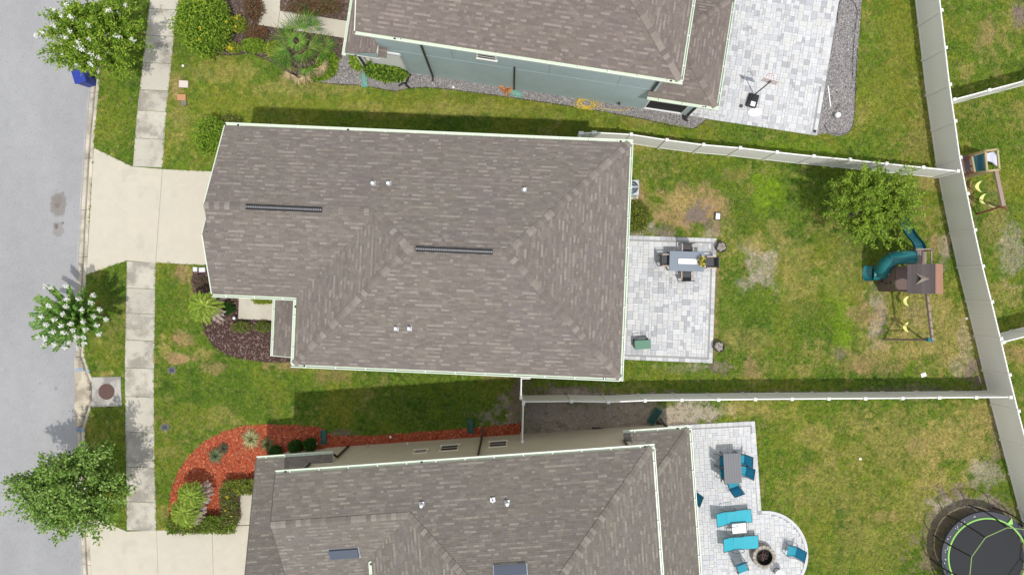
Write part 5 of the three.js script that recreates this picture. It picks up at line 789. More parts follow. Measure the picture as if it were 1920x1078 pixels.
{ // air conditioner
  const [x, z] = at(1189, 351, 0.85), g = thing('air_conditioner', 'grey outdoor air conditioner half under the back gutter', 'air conditioner', [x - 0.12, 0, z]); part('pad', bx(1.0, 0.08, 1.0, 0, 0.04, 0), MAT.concrete, g); part('cabinet', rbx(0.8, 0.75, 0.8, 0, 0.46, 0, 0.08), std([0.5, 0.52, 0.54], 0.5), g); const f = part('fan_shroud', [cyl(0.33, 0.36, 0.05, 0, 0.855, 0, 28)], std([0.04, 0.045, 0.055], 0.5), g); for (let k = 0; k < 4; k++) part('fan_blade', bx(0.3, 0.01, 0.13, 0.16, 0, 0).rotateX(0.3).rotateY(k * 1.571).translate(0, 0.887, 0), std([0.12, 0.17, 0.22], 0.4), f); part('grille', [tor(0.33, 0.012, 0, 0.9, 0), tor(0.2, 0.008, 0, 0.905, 0), cyl(0.06, 0.06, 0.02, 0, 0.905, 0), bx(0.66, 0.01, 0.012, 0, 0.905, 0), bx(0.012, 0.01, 0.66, 0, 0.905, 0)], MAT.lead, g);
}
{ const [x, z] = at(986, 707, 2.2), g = thing('meter_bracket', 'white wall bracket under the lower gutter by the gate', 'bracket', [x, 2.0, z - 0.2]); part('bracket_frame', [bx(0.5, 0.05, 0.05, 0, 0, 0.3), bx(0.05, 0.05, 0.5, -0.22, 0, 0.06), bx(0.05, 0.05, 0.5, 0.22, 0, 0.06)], MAT.white, g); part('unit', rbx(0.3, 0.18, 0.25, 0, 0.05, 0.1, 0.03), MAT.greyPlastic, g); }
// play set of the middle yard
{
  const g = thing('play_set', 'wooden play set with teal tube slide in the middle back yard', 'play set', [20, 0, -0.4]), X = (x) => x - 20, Z = (z) => z + 0.4, B = (a, b, w, h) => beam([X(a[0]), a[1], Z(a[2])], [X(b[0]), b[1], Z(b[2])], w, h);
  for (const x of [19.3, 20.6]) for (const z of [-1.0, 0.16]) part('post', B([x, 0, z], [x, 2.75, z], 0.1, 0.1), M2.playWood, g);
  for (const x of [19.92, 20.7]) for (const z of [-1.85]) part('post', B([x, 0, z], [x, 2.1, z], 0.09, 0.09), M2.playWood, g);
  for (let k = 0; k < 9; k++) part('deck_board', B([19.9 + k * 0.1, 1.5, -1.9], [19.9 + k * 0.1, 1.5, -1.05], 0.09, 0.03), std([0.27, 0.20, 0.17], 0.8, { map: grain }), g);
  for (let k = 0; k < 13; k++) part('deck_board', B([19.32 + k * 0.1, 1.5, -1.0], [19.32 + k * 0.1, 1.5, 0.16], 0.09, 0.03), M2.playWood, g);
  part('railing', [B([19.9, 2.05, -1.88], [20.7, 2.05, -1.88], 0.06, 0.05), B([20.68, 2.05, -1.88], [20.68, 2.05, -1.05], 0.06, 0.05)], M2.beamWood, g);
  // roof: boards laid down both slopes, a small dormer on the near slope
  const ridge = 3.45, eave = 2.7, w = 0.86, rf = part('roof', [B([19.95, ridge - 0.05, -1.1], [19.95, ridge - 0.05, 0.28], 0.06, 0.1)], M2.playWood, g);
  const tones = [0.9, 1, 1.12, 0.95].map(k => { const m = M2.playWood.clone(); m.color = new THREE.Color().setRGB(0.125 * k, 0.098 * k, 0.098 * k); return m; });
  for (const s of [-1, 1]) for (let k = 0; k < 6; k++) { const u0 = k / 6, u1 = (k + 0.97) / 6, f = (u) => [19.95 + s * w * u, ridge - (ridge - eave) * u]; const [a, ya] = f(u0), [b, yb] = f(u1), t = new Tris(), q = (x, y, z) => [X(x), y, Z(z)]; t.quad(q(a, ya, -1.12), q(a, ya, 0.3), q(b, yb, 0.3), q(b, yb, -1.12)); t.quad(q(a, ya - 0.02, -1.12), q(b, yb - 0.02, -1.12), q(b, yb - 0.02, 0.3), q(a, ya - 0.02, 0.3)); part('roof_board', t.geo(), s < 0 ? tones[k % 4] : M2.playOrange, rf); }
  { const t = new Tris(), q = (x, y, z) => [X(x), y, Z(z)], a = q(19.45, 3.22, -0.42), n = q(19.3, 2.82, -0.8), s = q(19.3, 2.82, -0.04), b = q(19.78, 3.3, -0.42); t.tri(n, a, b); t.tri(a, s, b); t.tri(q(19.42, 2.96, -0.76), n, b); t.tri(s, q(19.42, 2.96, -0.08), b); part('dormer', t.geo(), std([0.30, 0.24, 0.2], 0.8, { map: grain }), rf); const f = new Tris(); f.tri(q(19.4, 2.86, -0.72), q(19.4, 2.86, -0.12), q(19.5, 3.2, -0.42)); part('dormer_opening', f.geo(), MAT.black, rf); }
  // climbing wall on the house side
  const cw = part('climbing_wall', [bx(0.04, 1.45, 1.1, X(19.24), 0.75, Z(-0.42))], std([0.11, 0.085, 0.075], 0.85, { map: grain }), g, 'dark climbing wall with coloured holds'); for (let k = 0; k < 5; k++) part('board', bx(0.02, 0.26, 1.14, X(19.215), 0.17 + k * 0.285, Z(-0.42)), M2.playWood, cw);
  for (const [y, z, m] of [[0.25, -0.7, M2.yellow], [0.55, -0.68, M2.yellow], [1.0, -0.7, M2.yellow], [0.45, -0.3, MAT.black], [0.8, -0.22, MAT.black], [1.15, -0.25, MAT.black]]) part('hold', new THREE.SphereGeometry(0.06, 10, 8).scale(0.7, 1, 1).translate(X(19.19), y, Z(z)), m, cw);
  // steps at the right of the small deck
  const ld = part('ladder', [B([20.78, 1.5, -1.85], [21.35, 0.1, -1.85], 0.05, 0.1), B([20.78, 1.5, -1.1], [21.35, 0.1, -1.1], 0.05, 0.1)], M2.playWood, g); for (let k = 0; k < 5; k++) { const u = (k + 0.5) / 5; part('rung', B([20.78 + 0.57 * u, 1.5 - 1.4 * u, -1.85], [20.78 + 0.57 * u, 1.5 - 1.4 * u, -1.1], 0.09, 0.03), M2.beamWood, ld); }
  // tube slide, curling down, open at the mouth
  const path = [[19.95, 1.98, -1.46], [19.5, 1.86, -1.5], [19.15, 1.58, -1.45], [18.93, 1.25, -1.22], [18.95, 0.95, -0.95], [19.05, 0.7, -0.8], [18.9, 0.48, -0.72], [18.72, 0.42, -0.72]], ts = part('tube_slide', [new THREE.TubeGeometry(new THREE.CatmullRomCurve3(path.map(p => V3(X(p[0]), p[1], Z(p[2])))), 48, 0.34, 18)], M2.slide, g, 'teal plastic tube slide');
  const cv = new THREE.CatmullRomCurve3(path.map(p => V3(X(p[0]), p[1], Z(p[2])))); for (const u of [0.02, 0.3, 0.55, 0.8]) { const p = cv.getPoint(u), d = cv.getTangent(u); part('flange', new THREE.TorusGeometry(0.345, 0.025, 8, 28).applyQuaternion(new THREE.Quaternion().setFromUnitVectors(V3(0, 0, 1), d)).translate(p.x, p.y, p.z), M2.slide, ts); }
  { const t = new Tris(), N = 10, q = (u, a) => { const y = 0.35 - 0.22 * u, x = 18.74 - 0.36 * u; return [X(x), y + 0.24 * (1 - Math.cos(a)) - 0.05, Z(-0.74 + 0.4 * Math.sin(a))]; }; for (let i = 0; i < 6; i++) for (let j = 0; j < N; j++) { const a = lerp(-1.5, 1.5, j / N), b = lerp(-1.5, 1.5, (j + 1) / N); t.quad(q(i / 6, a), q(i / 6, b), q((i + 1) / 6, b), q((i + 1) / 6, a)); } part('slide_mouth', t.geo(), new THREE.MeshStandardMaterial({ color: M2.slide.color, roughness: 0.35, side: THREE.DoubleSide }), ts); }
  // wave slide toward the tree
  { const t = new Tris(), N = 16, yy = (u) => 1.5 * (1 - u) + 0.12 * Math.sin(u * 9) * (1 - u) + 0.14, q = (u, a) => [X(20.34 + 0.27 * a), yy(u) + (Math.abs(a) > 0.99 ? 0.16 : 0), Z(-1.92 - 1.75 * u)]; for (let i = 0; i < N; i++) for (const [a, b] of [[-1, -0.98], [-0.98, 0.98], [0.98, 1]]) t.quad(q(i / N, a), q((i + 1) / N, a), q((i + 1) / N, b), q(i / N, b)); part('wave_slide', t.geo(), new THREE.MeshStandardMaterial({ color: new THREE.Color().setRGB(0.01, 0.12, 0.15), roughness: 0.35, side: THREE.DoubleSide }), g, 'open teal wave slide'); }
  // swing beam
  const b0 = [20.28, 2.3, 0.18], b1 = [20.56, 2.3, 2.58]; part('swing_beam', B(b0, b1, 0.1, 0.15), M2.beamWood, g); part('beam_bracket', bx(0.3, 0.16, 0.2, X(20.5), 2.24, Z(2.55)), M2.slide, g); for (let k = 0; k < 6; k++) part('bolt', cyl(0.03, 0.03, 0.03, X(lerp(b0[0], b1[0], (k + 0.5) / 6)), 2.385, Z(lerp(b0[2], b1[2], (k + 0.5) / 6)), 8), MAT.black, g);
  part('leg', B([20.5, 2.25, 2.56], [19.5, 0, 2.72], 0.08, 0.08), M2.playWood, g); part('leg', B([20.6, 2.25, 2.56], [21.5, 0, 2.66], 0.08, 0.08), M2.playWood, g); part('brace', B([19.95, 1.0, 2.65], [21.08, 1.0, 2.62], 0.06, 0.06), M2.playWood, g);
  for (const [z, u] of [[0.72, 0.22], [2.02, 0.78]]) { const bxx = lerp(b0[0], b1[0], u), bz = lerp(b0[2], b1[2], u), t = new Tris(), N = 12; const q = (i, s, y) => { const a = (i / N - 0.5) * 1.9; return [X(20.35 - 0.34 * (1 - Math.cos(a)) * -1 + (s - 0.5) * 0.17 * Math.cos(a) - 0.02), y + 0.06 * Math.abs(Math.sin(a)), Z(bz + 0.3 * Math.sin(a))]; }; for (let i = 0; i < N; i++) { t.quad(q(i, 0, 0.5), q(i + 1, 0, 0.5), q(i + 1, 1, 0.5), q(i, 1, 0.5)); t.quad(q(i, 0, 0.48), q(i, 1, 0.48), q(i + 1, 1, 0.48), q(i + 1, 0, 0.48)); } const sw = part('swing_seat', t.geo(), M2.yellow, g, 'yellow curved swing seat'); for (const s of [-1, 1]) part('chain', rod([X(20.42), 0.55, Z(bz + s * 0.25)], [X(bxx), 2.25, Z(bz + s * 0.25)], 0.008, 0.008, 5), MAT.lead, sw); }
}
// play set beyond the fence
{
  const g = thing('play_set', 'wooden play set with blue canopy beyond the long fence', 'play set', [23.3, 0, -6]), X = (x) => x - 23.3, Z = (z) => z + 6, B = (a, b, w, h) => beam([X(a[0]), a[1], Z(a[2])], [X(b[0]), b[1], Z(b[2])], w, h), H = 2.25, s = (EYE - H) / FOCAL, q = (px, py, h = H) => { const [x, z] = at(px, py, h); return [x, h, z]; };
  const A = q(1848.5, 283), Bq = q(1871.5, 280), Cq = q(1875, 318), Dq = q(1852, 321), lo = (p, h = 0) => [p[0], h, p[2]];
  for (const p of [A, Bq, Cq, Dq]) part('post', B(lo(p), p, 0.09, 0.09), M2.tanWood, g); for (const [a, b] of [[A, Bq], [Bq, Cq], [Cq, Dq], [Dq, A]]) part('rail', B(a, b, 0.09, 0.07), M2.tanWood, g);
  const K = [q(1824, 294, 1.7), q(1848, 287, 2.1), q(1851, 319, 2.1), q(1829, 322, 1.7)]; { const t = new Tris(); const r = K.map(p => [X(p[0]), p[1], Z(p[2])]); t.quad(r[0], r[3], r[2], r[1]); const d = r.map(p => [p[0], p[1] - 0.03, p[2]]); t.quad(d[0], d[1], d[2], d[3]); part('canopy', t.geo(), M2.canopy, g, 'dark blue green fabric canopy'); }
  for (const p of [K[0], K[3]]) part('post', B(lo(p), p, 0.09, 0.09), M2.playRed, g); part('rail', B(K[0], K[3], 0.1, 0.08), M2.tanWood, g); part('rail', B(q(1829, 327, 1.3), q(1866, 320, 1.3), 0.07, 0.12), M2.playRed, g); part('rail', B(q(1824, 292, 1.5), q(1846, 285, 1.5), 0.07, 0.1), M2.tanWood, g);
  const dk = part('deck', [bx(1.0, 0.05, 0.9, X((A[0] + Cq[0]) / 2 - 0.5), 1.2, Z((A[2] + Cq[2]) / 2))], M2.playWood, g);
  { const t = new Tris(), a = [23.95, 1.25, -6.62], N = 10, P = (u, v) => [X(a[0] + 1.45 * u), 1.3 - 1.1 * u + (Math.abs(v) > 0.9 ? 0.14 : 0) + 0.08 * Math.sin(u * 6), Z(a[2] + 0.28 * v + 0.05 * u)]; for (let i = 0; i < N; i++) for (const [v0, v1] of [[-1, -0.88], [-0.88, 0.88], [0.88, 1]]) t.quad(P(i / N, v0), P(i / N, v1), P((i + 1) / N, v1), P((i + 1) / N, v0)); part('slide', t.geo(), M2.slideLilac, g, 'pale lilac slide'); }
  const b0 = q(1868.5, 320, 2.15), b1 = q(1882.5, 386, 2.15); part('swing_beam', B(b0, b1, 0.18, 0.1), M2.beamWood, g); const f0 = at(1832, 402), f1 = at(1870, 392); part('leg', B(b1, [f0[0], 0, f0[1]], 0.08, 0.08), M2.playRed, g); part('leg', B(b1, [f0[0] + 1.6, 0, f0[1] - 0.3], 0.08, 0.08), M2.playRed, g); part('brace', B([f0[0] + 0.3, 0.9, f0[1] - 0.22], [b1[0] + 0.2, 0.9, b1[2] - 0.2], 0.06, 0.06), M2.tanWood, g);
  for (const [px, py, u] of [[1833, 350, 0.45], [1841, 374, 0.8]]) { const p = at(px, py, 0.55), bb = [lerp(b0[0], b1[0], u), lerp(b0[2], b1[2], u)], t = new Tris(), N = 12, P = (i, v, y) => { const a = (i / N - 0.5) * 2.2; return [X(p[0] + 0.34 * (1 - Math.cos(a)) + (v - 0.5) * 0.19 * Math.cos(a)), y + 0.07 * Math.abs(Math.sin(a)), Z(p[1] + 0.32 * Math.sin(a))]; }; for (let i = 0; i < N; i++) { t.quad(P(i, 0, 0.55), P(i + 1, 0, 0.55), P(i + 1, 1, 0.55), P(i, 1, 0.55)); t.quad(P(i, 0, 0.53), P(i, 1, 0.53), P(i + 1, 1, 0.53), P(i + 1, 0, 0.53)); } const sw = part('swing_seat', t.geo(), M2.yellow, g, 'yellow curved swing seat'); for (const k of [-1, 1]) part('chain', rod([X(p[0] + 0.12), 0.6, Z(p[1] + 0.26 * k)], [X(bb[0]), 2.1, Z(bb[1] + 0.26 * k)], 0.008, 0.008, 5), MAT.lead, sw); }
}
// trampoline
{
  const c = at(1852, 1045, 0.9), g = thing('trampoline', 'round black trampoline with lime green ring at the lower right', 'trampoline', [c[0], 0, c[1]]), N = 12;
  part('jumping_mat', [cyl(1.92, 1.92, 0.015, 0, 0.86, 0, 56)], M2.mat, g); part('safety_pad', [new THREE.RingGeometry(1.98, 2.33, 64, 1).rotateX(-Math.PI / 2).translate(0, 0.92, 0), new THREE.CylinderGeometry(2.33, 2.35, 0.1, 64, 1, true).translate(0, 0.87, 0)], M2.pad, g); part('green_ring', [tor(2.0, 0.045, 0, 0.935, 0, 72, 8)], M2.lime, g); part('frame', [tor(2.25, 0.03, 0, 0.8, 0, 60, 8)], MAT.lead, g);
  const R = rng(77); for (let k = 0; k < 26; k++) { const a = 2.3 + R() * 2.6, r = 2.08 + 0.2 * R(); part('pad_tie', bx(0.03 + 0.05 * R(), 0.012, 0.03).rotateY(R() * 3).translate(Math.cos(a) * r, 0.93, Math.sin(a) * r), MAT.lead, g); }
  for (let k = 0; k < N; k++) {
    const a = k / N * 6.2832 + 0.36, p = (r, y) => [Math.cos(a) * r, y, Math.sin(a) * r]; if (k % 2 === 0) part('leg', [tube([p(2.3, 0.8), p(2.42, 0.4), p(2.4, 0.04)], 0.028, 16, 8)], MAT.lead, g);
    part('pole', [tube([p(2.42, 0.15), p(2.5, 0.9), p(2.46, 1.7), p(2.22, 2.68)], 0.035, 24, 8)], MAT.black, g);
    const b = (k + 1) / N * 6.2832 + 0.36; part('top_rail', rod(p(2.22, 2.68), [Math.cos(b) * 2.22, 2.68, Math.sin(b) * 2.22], 0.022, 0.022, 6), std([0.22, 0.34, 0.12], 0.6), g);
  }
  part('net', [new THREE.CylinderGeometry(2.2, 2.0, 1.72, 12, 1, true).rotateY(Math.PI / 2 - 0.36).translate(0, 1.8, 0)], new THREE.MeshStandardMaterial({ color: 0x0b0b0c, transparent: true, opacity: 0.05, roughness: 1, side: THREE.DoubleSide }), g);
  part('entry_flap', [new THREE.CylinderGeometry(0.2, 0.2, 0.03, 3).scale(1.3, 1, 0.8).rotateY(0.9).translate(1.15, 0.955, -1.8)], M2.lime, g);
}
// furniture of the lower patio
{
  const Y = 0.055, [tx, tz] = at(1374, 878, 0.78), t = thing('patio_table', 'grey slatted table on the lower patio', 'table', [tx, Y, tz], 0.05); for (let k = 0; k < 7; k++) part('slat', bx(0.122, 0.025, 1.52, -0.384 + k * 0.128, 0.74, 0), M2.slatGrey, t); part('frame', [bx(0.9, 0.05, 0.04, 0, 0.7, 0.72), bx(0.9, 0.05, 0.04, 0, 0.7, -0.72)], MAT.darkMetal, t); for (const x of [-0.38, 0.38]) for (const z of [-0.68, 0.68]) part('leg', rod([x, 0, z], [x, 0.72, z], 0.025), MAT.darkMetal, t);
  const c = thing('sling_chair', 'blue sling chair at the right of the grey table, upper one', 'chair', [0, 0, 0], 0, 'blue sling chairs on the lower patio');
  { const s = new Tris(), w = 0.26, q = (x, y, z) => [x, y, z]; for (const [d, f] of [[0, 0], [-0.012, 1]]) { const a = q(-w, 0.42 + d, -0.26), b = q(w, 0.42 + d, -0.26), e = q(w, 0.38 + d, 0.2), h = q(-w, 0.38 + d, 0.2); f ? s.quad(a, b, e, h) : s.quad(a, h, e, b); } part('seat', s.geo(), M2.teal, c); const k = new Tris(); for (const d of [0, -0.012]) { const a = q(-w, 0.38, 0.2 - d), b = q(w, 0.38, 0.2 - d), e = q(w, 0.95, 0.42 - d), h = q(-w, 0.95, 0.42 - d); d ? k.quad(a, b, e, h) : k.quad(a, h, e, b); } part('backrest', k.geo(), M2.blueSling, c); }
  for (const s of [-1, 1]) part('side_frame', [tube([[s * 0.28, 0.02, -0.28], [s * 0.28, 0.42, -0.27], [s * 0.28, 0.6, -0.1], [s * 0.28, 0.6, 0.25]], 0.014, 16, 6), rod([s * 0.28, 0.38, 0.18], [s * 0.28, 0.98, 0.43], 0.014), rod([s * 0.28, 0.4, 0.15], [s * 0.28, 0.02, 0.4], 0.014), rod([s * 0.28, 0.42, -0.27], [s * 0.28, 0.38, 0.2], 0.014)], MAT.darkMetal, c);
  part('crossbar', [rod([-0.28, 0.98, 0.43], [0.28, 0.98, 0.43], 0.014), rod([-0.28, 0.2, -0.27], [0.28, 0.2, -0.27], 0.012)], MAT.darkMetal, c);
  const P = (a, b, h = 0.6) => { const [x, z] = at(a, b, h); return [x, Y, z]; };
  c.position.set(...P(1391, 863)); c.rotation.y = Math.PI / 2 - 0.05;
  again(c, P(1394, 884), Math.PI / 2 - 0.15, 'blue sling chair at the right of the grey table, lower one'); again(c, P(1360, 866), -Math.PI / 2, 'blue sling chair at the left of the grey table, upper one'); again(c, P(1362, 888), -Math.PI / 2 + 0.1, 'blue sling chair at the left of the grey table, lower one'); again(c, P(1377, 910), 0.35, 'blue sling chair turned at the lower end of the grey table'); again(c, P(1297, 931), 1.2, 'blue sling chair half hidden under the porch gutter'); again(c, P(1393, 1066), 3.5, 'blue sling chair at the bottom edge left of the fire pit');
  const fc = again(c, P(1489, 1036), 1.35, 'blue folding chair on the round end of the lower patio');
  // loungers
  const l = thing('sun_lounger', 'blue sling lounger above the white side table', 'sun lounger', [0, 0, 0], 0, 'blue sling loungers on the lower patio');
  { const s = new Tris(), q = (x, y, z) => [x, y, z], F = (pts, m, n) => { const t2 = new Tris(); for (const d of [0, 0.012]) { const r = pts.map(p => q(p[0], p[1] - d, p[2])); d ? t2.quad(r[0], r[1], r[2], r[3]) : t2.quad(r[0], r[3], r[2], r[1]); } return part(n, t2.geo(), m, l); }; const tq = std([0.03, 0.40, 0.50], 0.7, { map: grain }); F([[-0.32, 0.36, -0.33], [0.95, 0.36, -0.33], [0.95, 0.36, 0.33], [-0.32, 0.36, 0.33]], tq, 'seat_sling'); F([[-0.93, 0.62, -0.33], [-0.33, 0.365, -0.33], [-0.33, 0.365, 0.33], [-0.93, 0.62, 0.33]], tq, 'back_sling'); }
  part('frame', [rod([-0.32, 0.35, -0.34], [0.96, 0.35, -0.34], 0.016), rod([-0.32, 0.35, 0.34], [0.96, 0.35, 0.34], 0.016), rod([0.96, 0.35, -0.34], [0.96, 0.35, 0.34], 0.016), rod([-0.33, 0.36, -0.34], [-0.94, 0.62, -0.34], 0.016), rod([-0.33, 0.36, 0.34], [-0.94, 0.62, 0.34], 0.016), rod([-0.94, 0.62, -0.34], [-0.94, 0.62, 0.34], 0.016)], MAT.darkMetal, l);
  for (const s of [-1, 1]) { part('armrest', [tube([[-0.45, 0.05, s * 0.36], [-0.45, 0.55, s * 0.4], [0.12, 0.55, s * 0.4], [0.2, 0.05, s * 0.36]], 0.015, 30, 6)], MAT.darkMetal, l); part('leg', [rod([0.8, 0.35, s * 0.34], [0.85, 0.02, s * 0.34], 0.016)], MAT.darkMetal, l); }
  l.position.set(...P(1375, 970, 0.4)); l.rotation.y = 0.09; again(l, P(1388, 1018, 0.4), 0.05, 'blue sling lounger between the white side table and the fire pit');
  const st = thing('side_table', 'small white side table between the two loungers', 'table', P(1386, 990, 0.45), 0.08); part('table_top', rbx(0.72, 0.03, 0.5, 0, 0.44, 0, 0.01), MAT.white, st); part('frame', [bx(0.8, 0.03, 0.03, 0, 0.43, -0.275), bx(0.8, 0.03, 0.03, 0, 0.43, 0.275), bx(0.03, 0.03, 0.52, -0.385, 0.43, 0), bx(0.03, 0.03, 0.52, 0.385, 0.43, 0)], MAT.darkMetal, st); for (const x of [-0.36, 0.36]) for (const z of [-0.25, 0.25]) part('leg', rod([x, 0, z], [x, 0.42, z], 0.013), MAT.darkMetal, st);
  // fire pit of stone blocks
  const fp = thing('fire_pit', 'round stone fire pit with dark ashes on the lower patio', 'fire pit', [at(1432, 1043, 0.3)[0], Y, at(1432, 1043, 0.3)[1]]), R = rng(91); for (let row = 0; row < 3; row++) for (let k = 0; k < 16; k++) { const a = (k + row * 0.5) / 16 * 6.2832, q = part('stone_block', fp.userData.g ??= rbx(0.2, 0.125, 0.19, 0, 0, 0, 0.015), k % 3 ? M2.stone : std([0.42, 0.37, 0.32], 0.95, { map: stainedMap }), fp); q.position.set(Math.cos(a) * 0.5, 0.065 + row * 0.13, Math.sin(a) * 0.5); q.rotation.y = -a + Math.PI / 2; } delete fp.userData.g;
  part('ash_bed', [cyl(0.4, 0.4, 0.05, 0, 0.12, 0, 24)], M2.soot, fp); part('steel_ring', [tor(0.4, 0.02, 0, 0.4, 0, 40), new THREE.CylinderGeometry(0.4, 0.4, 0.3, 32, 1, true).translate(0, 0.26, 0)], new THREE.MeshStandardMaterial({ color: 0x1b1612, roughness: 0.7, side: THREE.DoubleSide }), fp); for (let k = 0; k < 4; k++) part('log', rod([Math.cos(k * 1.6) * 0.28, 0.17, Math.sin(k * 1.6) * 0.28], [-Math.cos(k * 1.6 + 0.5) * 0.22, 0.24 + k * 0.02, -Math.sin(k * 1.6 + 0.5) * 0.22], 0.045, 0.035), std([0.06 + 0.05 * (k % 2), 0.05, 0.045], 1), fp);
  const rt = thing('round_table', 'small round wire table at the bottom edge', 'table', P(1463, 1077, 0.45)); part('table_top', [tor(0.26, 0.014, 0, 0.45, 0), cyl(0.255, 0.255, 0.012, 0, 0.45, 0, 32)], std([0.55, 0.54, 0.53], 0.5), rt); part('base', [rod([0, 0, 0], [0, 0.45, 0], 0.02), tor(0.16, 0.014, 0, 0.015, 0)], MAT.darkMetal, rt);
}
// toy hoop and odds and ends on the upper patio
{
  const Y = 0.055, b = at(1411, 189, 0.1), g = thing('basketball_hoop', 'small black basketball hoop standing on the upper patio', 'basketball hoop', [b[0], Y, b[1]], -0.28);
  part('base', [rbx(0.55, 0.16, 0.72, 0, 0.08, 0, 0.06), bx(0.4, 0.05, 0.3, 0, 0.17, -0.1)], MAT.black, g); part('base_label', bx(0.24, 0.012, 0.24, 0.05, 0.168, 0.18), MAT.white, g); part('pole', [rod([0.02, 0.12, -0.34], [0.02, 2.15, -0.36], 0.03)], MAT.darkMetal, g); part('strut', [rod([-0.15, 0.15, 0.1], [0.02, 0.5, -0.34], 0.014)], MAT.darkMetal, g);
  part('backboard', [bx(0.75, 0.5, 0.025, 0.02, 2.0, -0.42)], std([0.72, 0.62, 0.6], 0.5), g); part('rim', [tor(0.2, 0.012, 0.02, 1.85, -0.65, 28, 6)], std([0.6, 0.1, 0.06], 0.5), g);
  const m = single('mat', [cyl(0.36, 0.36, 0.04, 0, 0.02, 0, 32).scale(1, 1, 0.62)], MAT.white, 'flat white oval mat in front of the basketball hoop', 'mat', [at(1415, 211)[0], Y, at(1415, 211)[1]], 0.05);
  single('ball', [new THREE.SphereGeometry(0.085, 16, 12).translate(0, 0.085, 0)], std([0.09, 0.075, 0.07], 0.7), 'small dark ball left of the basketball hoop', 'ball', [at(1389, 200)[0], Y, at(1389, 200)[1]]);
  single('ball', [new THREE.SphereGeometry(0.07, 16, 12).translate(0, 0.07, 0)], std([0.05, 0.045, 0.045], 0.7), 'small black ball at the lower right corner of the upper patio', 'ball', [at(1527, 247)[0], Y, at(1527, 247)[1]]);
  const q = at(1567, 218), s = thing('garden_lamp', 'white ball garden lamp on the gravel strip', 'lamp', [q[0], 0.02, q[1]]); part('globe', [new THREE.SphereGeometry(0.15, 22, 16).translate(0, 0.24, 0)], MAT.white, s); part('stake', [cyl(0.05, 0.07, 0.14, 0, 0.07, 0)], MAT.darkMetal, s);
  single('garden_stake', [beam([at(1552.5, 162)[0], 0.06, at(1552.5, 162)[1]], [at(1557, 200)[0], 0.06, at(1557, 200)[1]], 0.05, 0.03)], MAT.white, 'white stick lying on the gravel strip', 'stick');
  single('branch', [rod([at(1566, 207)[0], 0.06, at(1566, 207)[1]], [at(1576, 194)[0], 0.06, at(1576, 194)[1]], 0.02, 0.012)], MAT.bark, 'short dark branch on the gravel beside the ball lamp', 'branch');
}
// splash blocks, boxes, bins, hose
for (const [px, py, tn, label, m] of [[683, 151, 0.1, 'green splash block under the front corner of the teal house', M2.splash], [966, 175, 1.2, 'green splash block beside the rusty orange plant', M2.splash], [607, 819, -0.02, 'green splash block beside the clipped shrubs', M2.darkGreen], [882, 798, 0.05, 'green splash block at the middle downspout of the beige wall', M2.darkGreen]]) { const [x, z] = at(px, py), g = thing('splash_block', label, 'splash block', [x, 0.02, z], tn, 'splash blocks'); part('tray', [(() => { const s = new THREE.Shape([[-0.11, -0.36], [0.11, -0.36], [0.17, 0.36], [-0.17, 0.36]].map(q => new THREE.Vector2(...q))); return new THREE.ExtrudeGeometry(s, { depth: 0.03, bevelEnabled: false }).rotateX(-Math.PI / 2).rotateY(Math.PI); })()], m, g); part('rim', [beam([-0.17, 0.05, -0.36], [-0.11, 0.05, 0.36], 0.025, 0.06), beam([0.17, 0.05, -0.36], [0.11, 0.05, 0.36], 0.025, 0.06), bx(0.22, 0.07, 0.025, 0, 0.05, 0.36)], m, g); }
{ const [x, z] = at(1228, 781, 0.2), g = thing('planter_trough', 'dark green trough lying on the dirt beside the yard fence', 'trough', [x, 0, z], 1.0); part('body', rbx(0.85, 0.22, 0.34, 0, 0.11, 0, 0.03), M2.darkGreen, g); part('rim', [bx(0.9, 0.03, 0.04, 0, 0.225, 0.17), bx(0.9, 0.03, 0.04, 0, 0.225, -0.17), bx(0.04, 0.03, 0.38, 0.43, 0.225, 0), bx(0.04, 0.03, 0.38, -0.43, 0.225, 0)], M2.darkGreen, g); part('soil', bx(0.8, 0.02, 0.28, 0, 0.222, 0), std([0.02, 0.06, 0.05], 1), g); }
const bin = thing('recycling_bin', 'blue wheeled bin under the upper left tree, on the street', 'bin', gp(204, 172), 0.3, 'blue bins at the kerb'); part('body', [(() => { const t = new THREE.CylinderGeometry(0.42, 0.33, 0.95, 4, 1).rotateY(Math.PI / 4); return t.scale(0.95, 1, 1.05).translate(0, 0.52, 0); })()], M2.binBlue, bin); const lid = part('lid', rbx(0.62, 0.07, 0.7, 0, 1.03, 0.02, 0.03), M2.binBlue, bin); part('handle', [rod([-0.25, 1.0, -0.38], [0.25, 1.0, -0.38], 0.018)], MAT.black, lid); for (const s of [-1, 1]) part('wheel', [cyl(0.12, 0.12, 0.06, 0, 0, 0, 16).rotateZ(Math.PI / 2).translate(s * 0.28, 0.12, -0.28)], MAT.black, bin);
bin.position.set(...gp(143, 140, 1.05)); bin.position.y = -0.12; delete bin.userData.group; bin.userData.label = 'blue wheeled bin on the street under the upper left tree';
for (const [px, py, w, d, col, label] of [[346, 159, 0.44, 0.33, [0.72, 0.62, 0.56], 'pale pink utility box lid in the front lawn'], [342, 184, 0.42, 0.3, [0.55, 0.27, 0.13], 'orange brown utility box lid in the front lawn'], [346.5, 194, 0.24, 0.22, [0.2, 0.19, 0.15], 'small grey utility box beside the orange lid']]) { const [x, z] = at(px, py), g = thing('utility_box', label, 'utility box', [x, 0, z], -0.06); part('box', bx(w, 0.14, d, 0, 0.07, 0), std(col.map(v => v * 0.8), 0.8), g); part('lid', rbx(w + 0.03, 0.035, d + 0.03, 0, 0.15, 0, 0.012), std(col, 0.75, { map: grain }), g); }
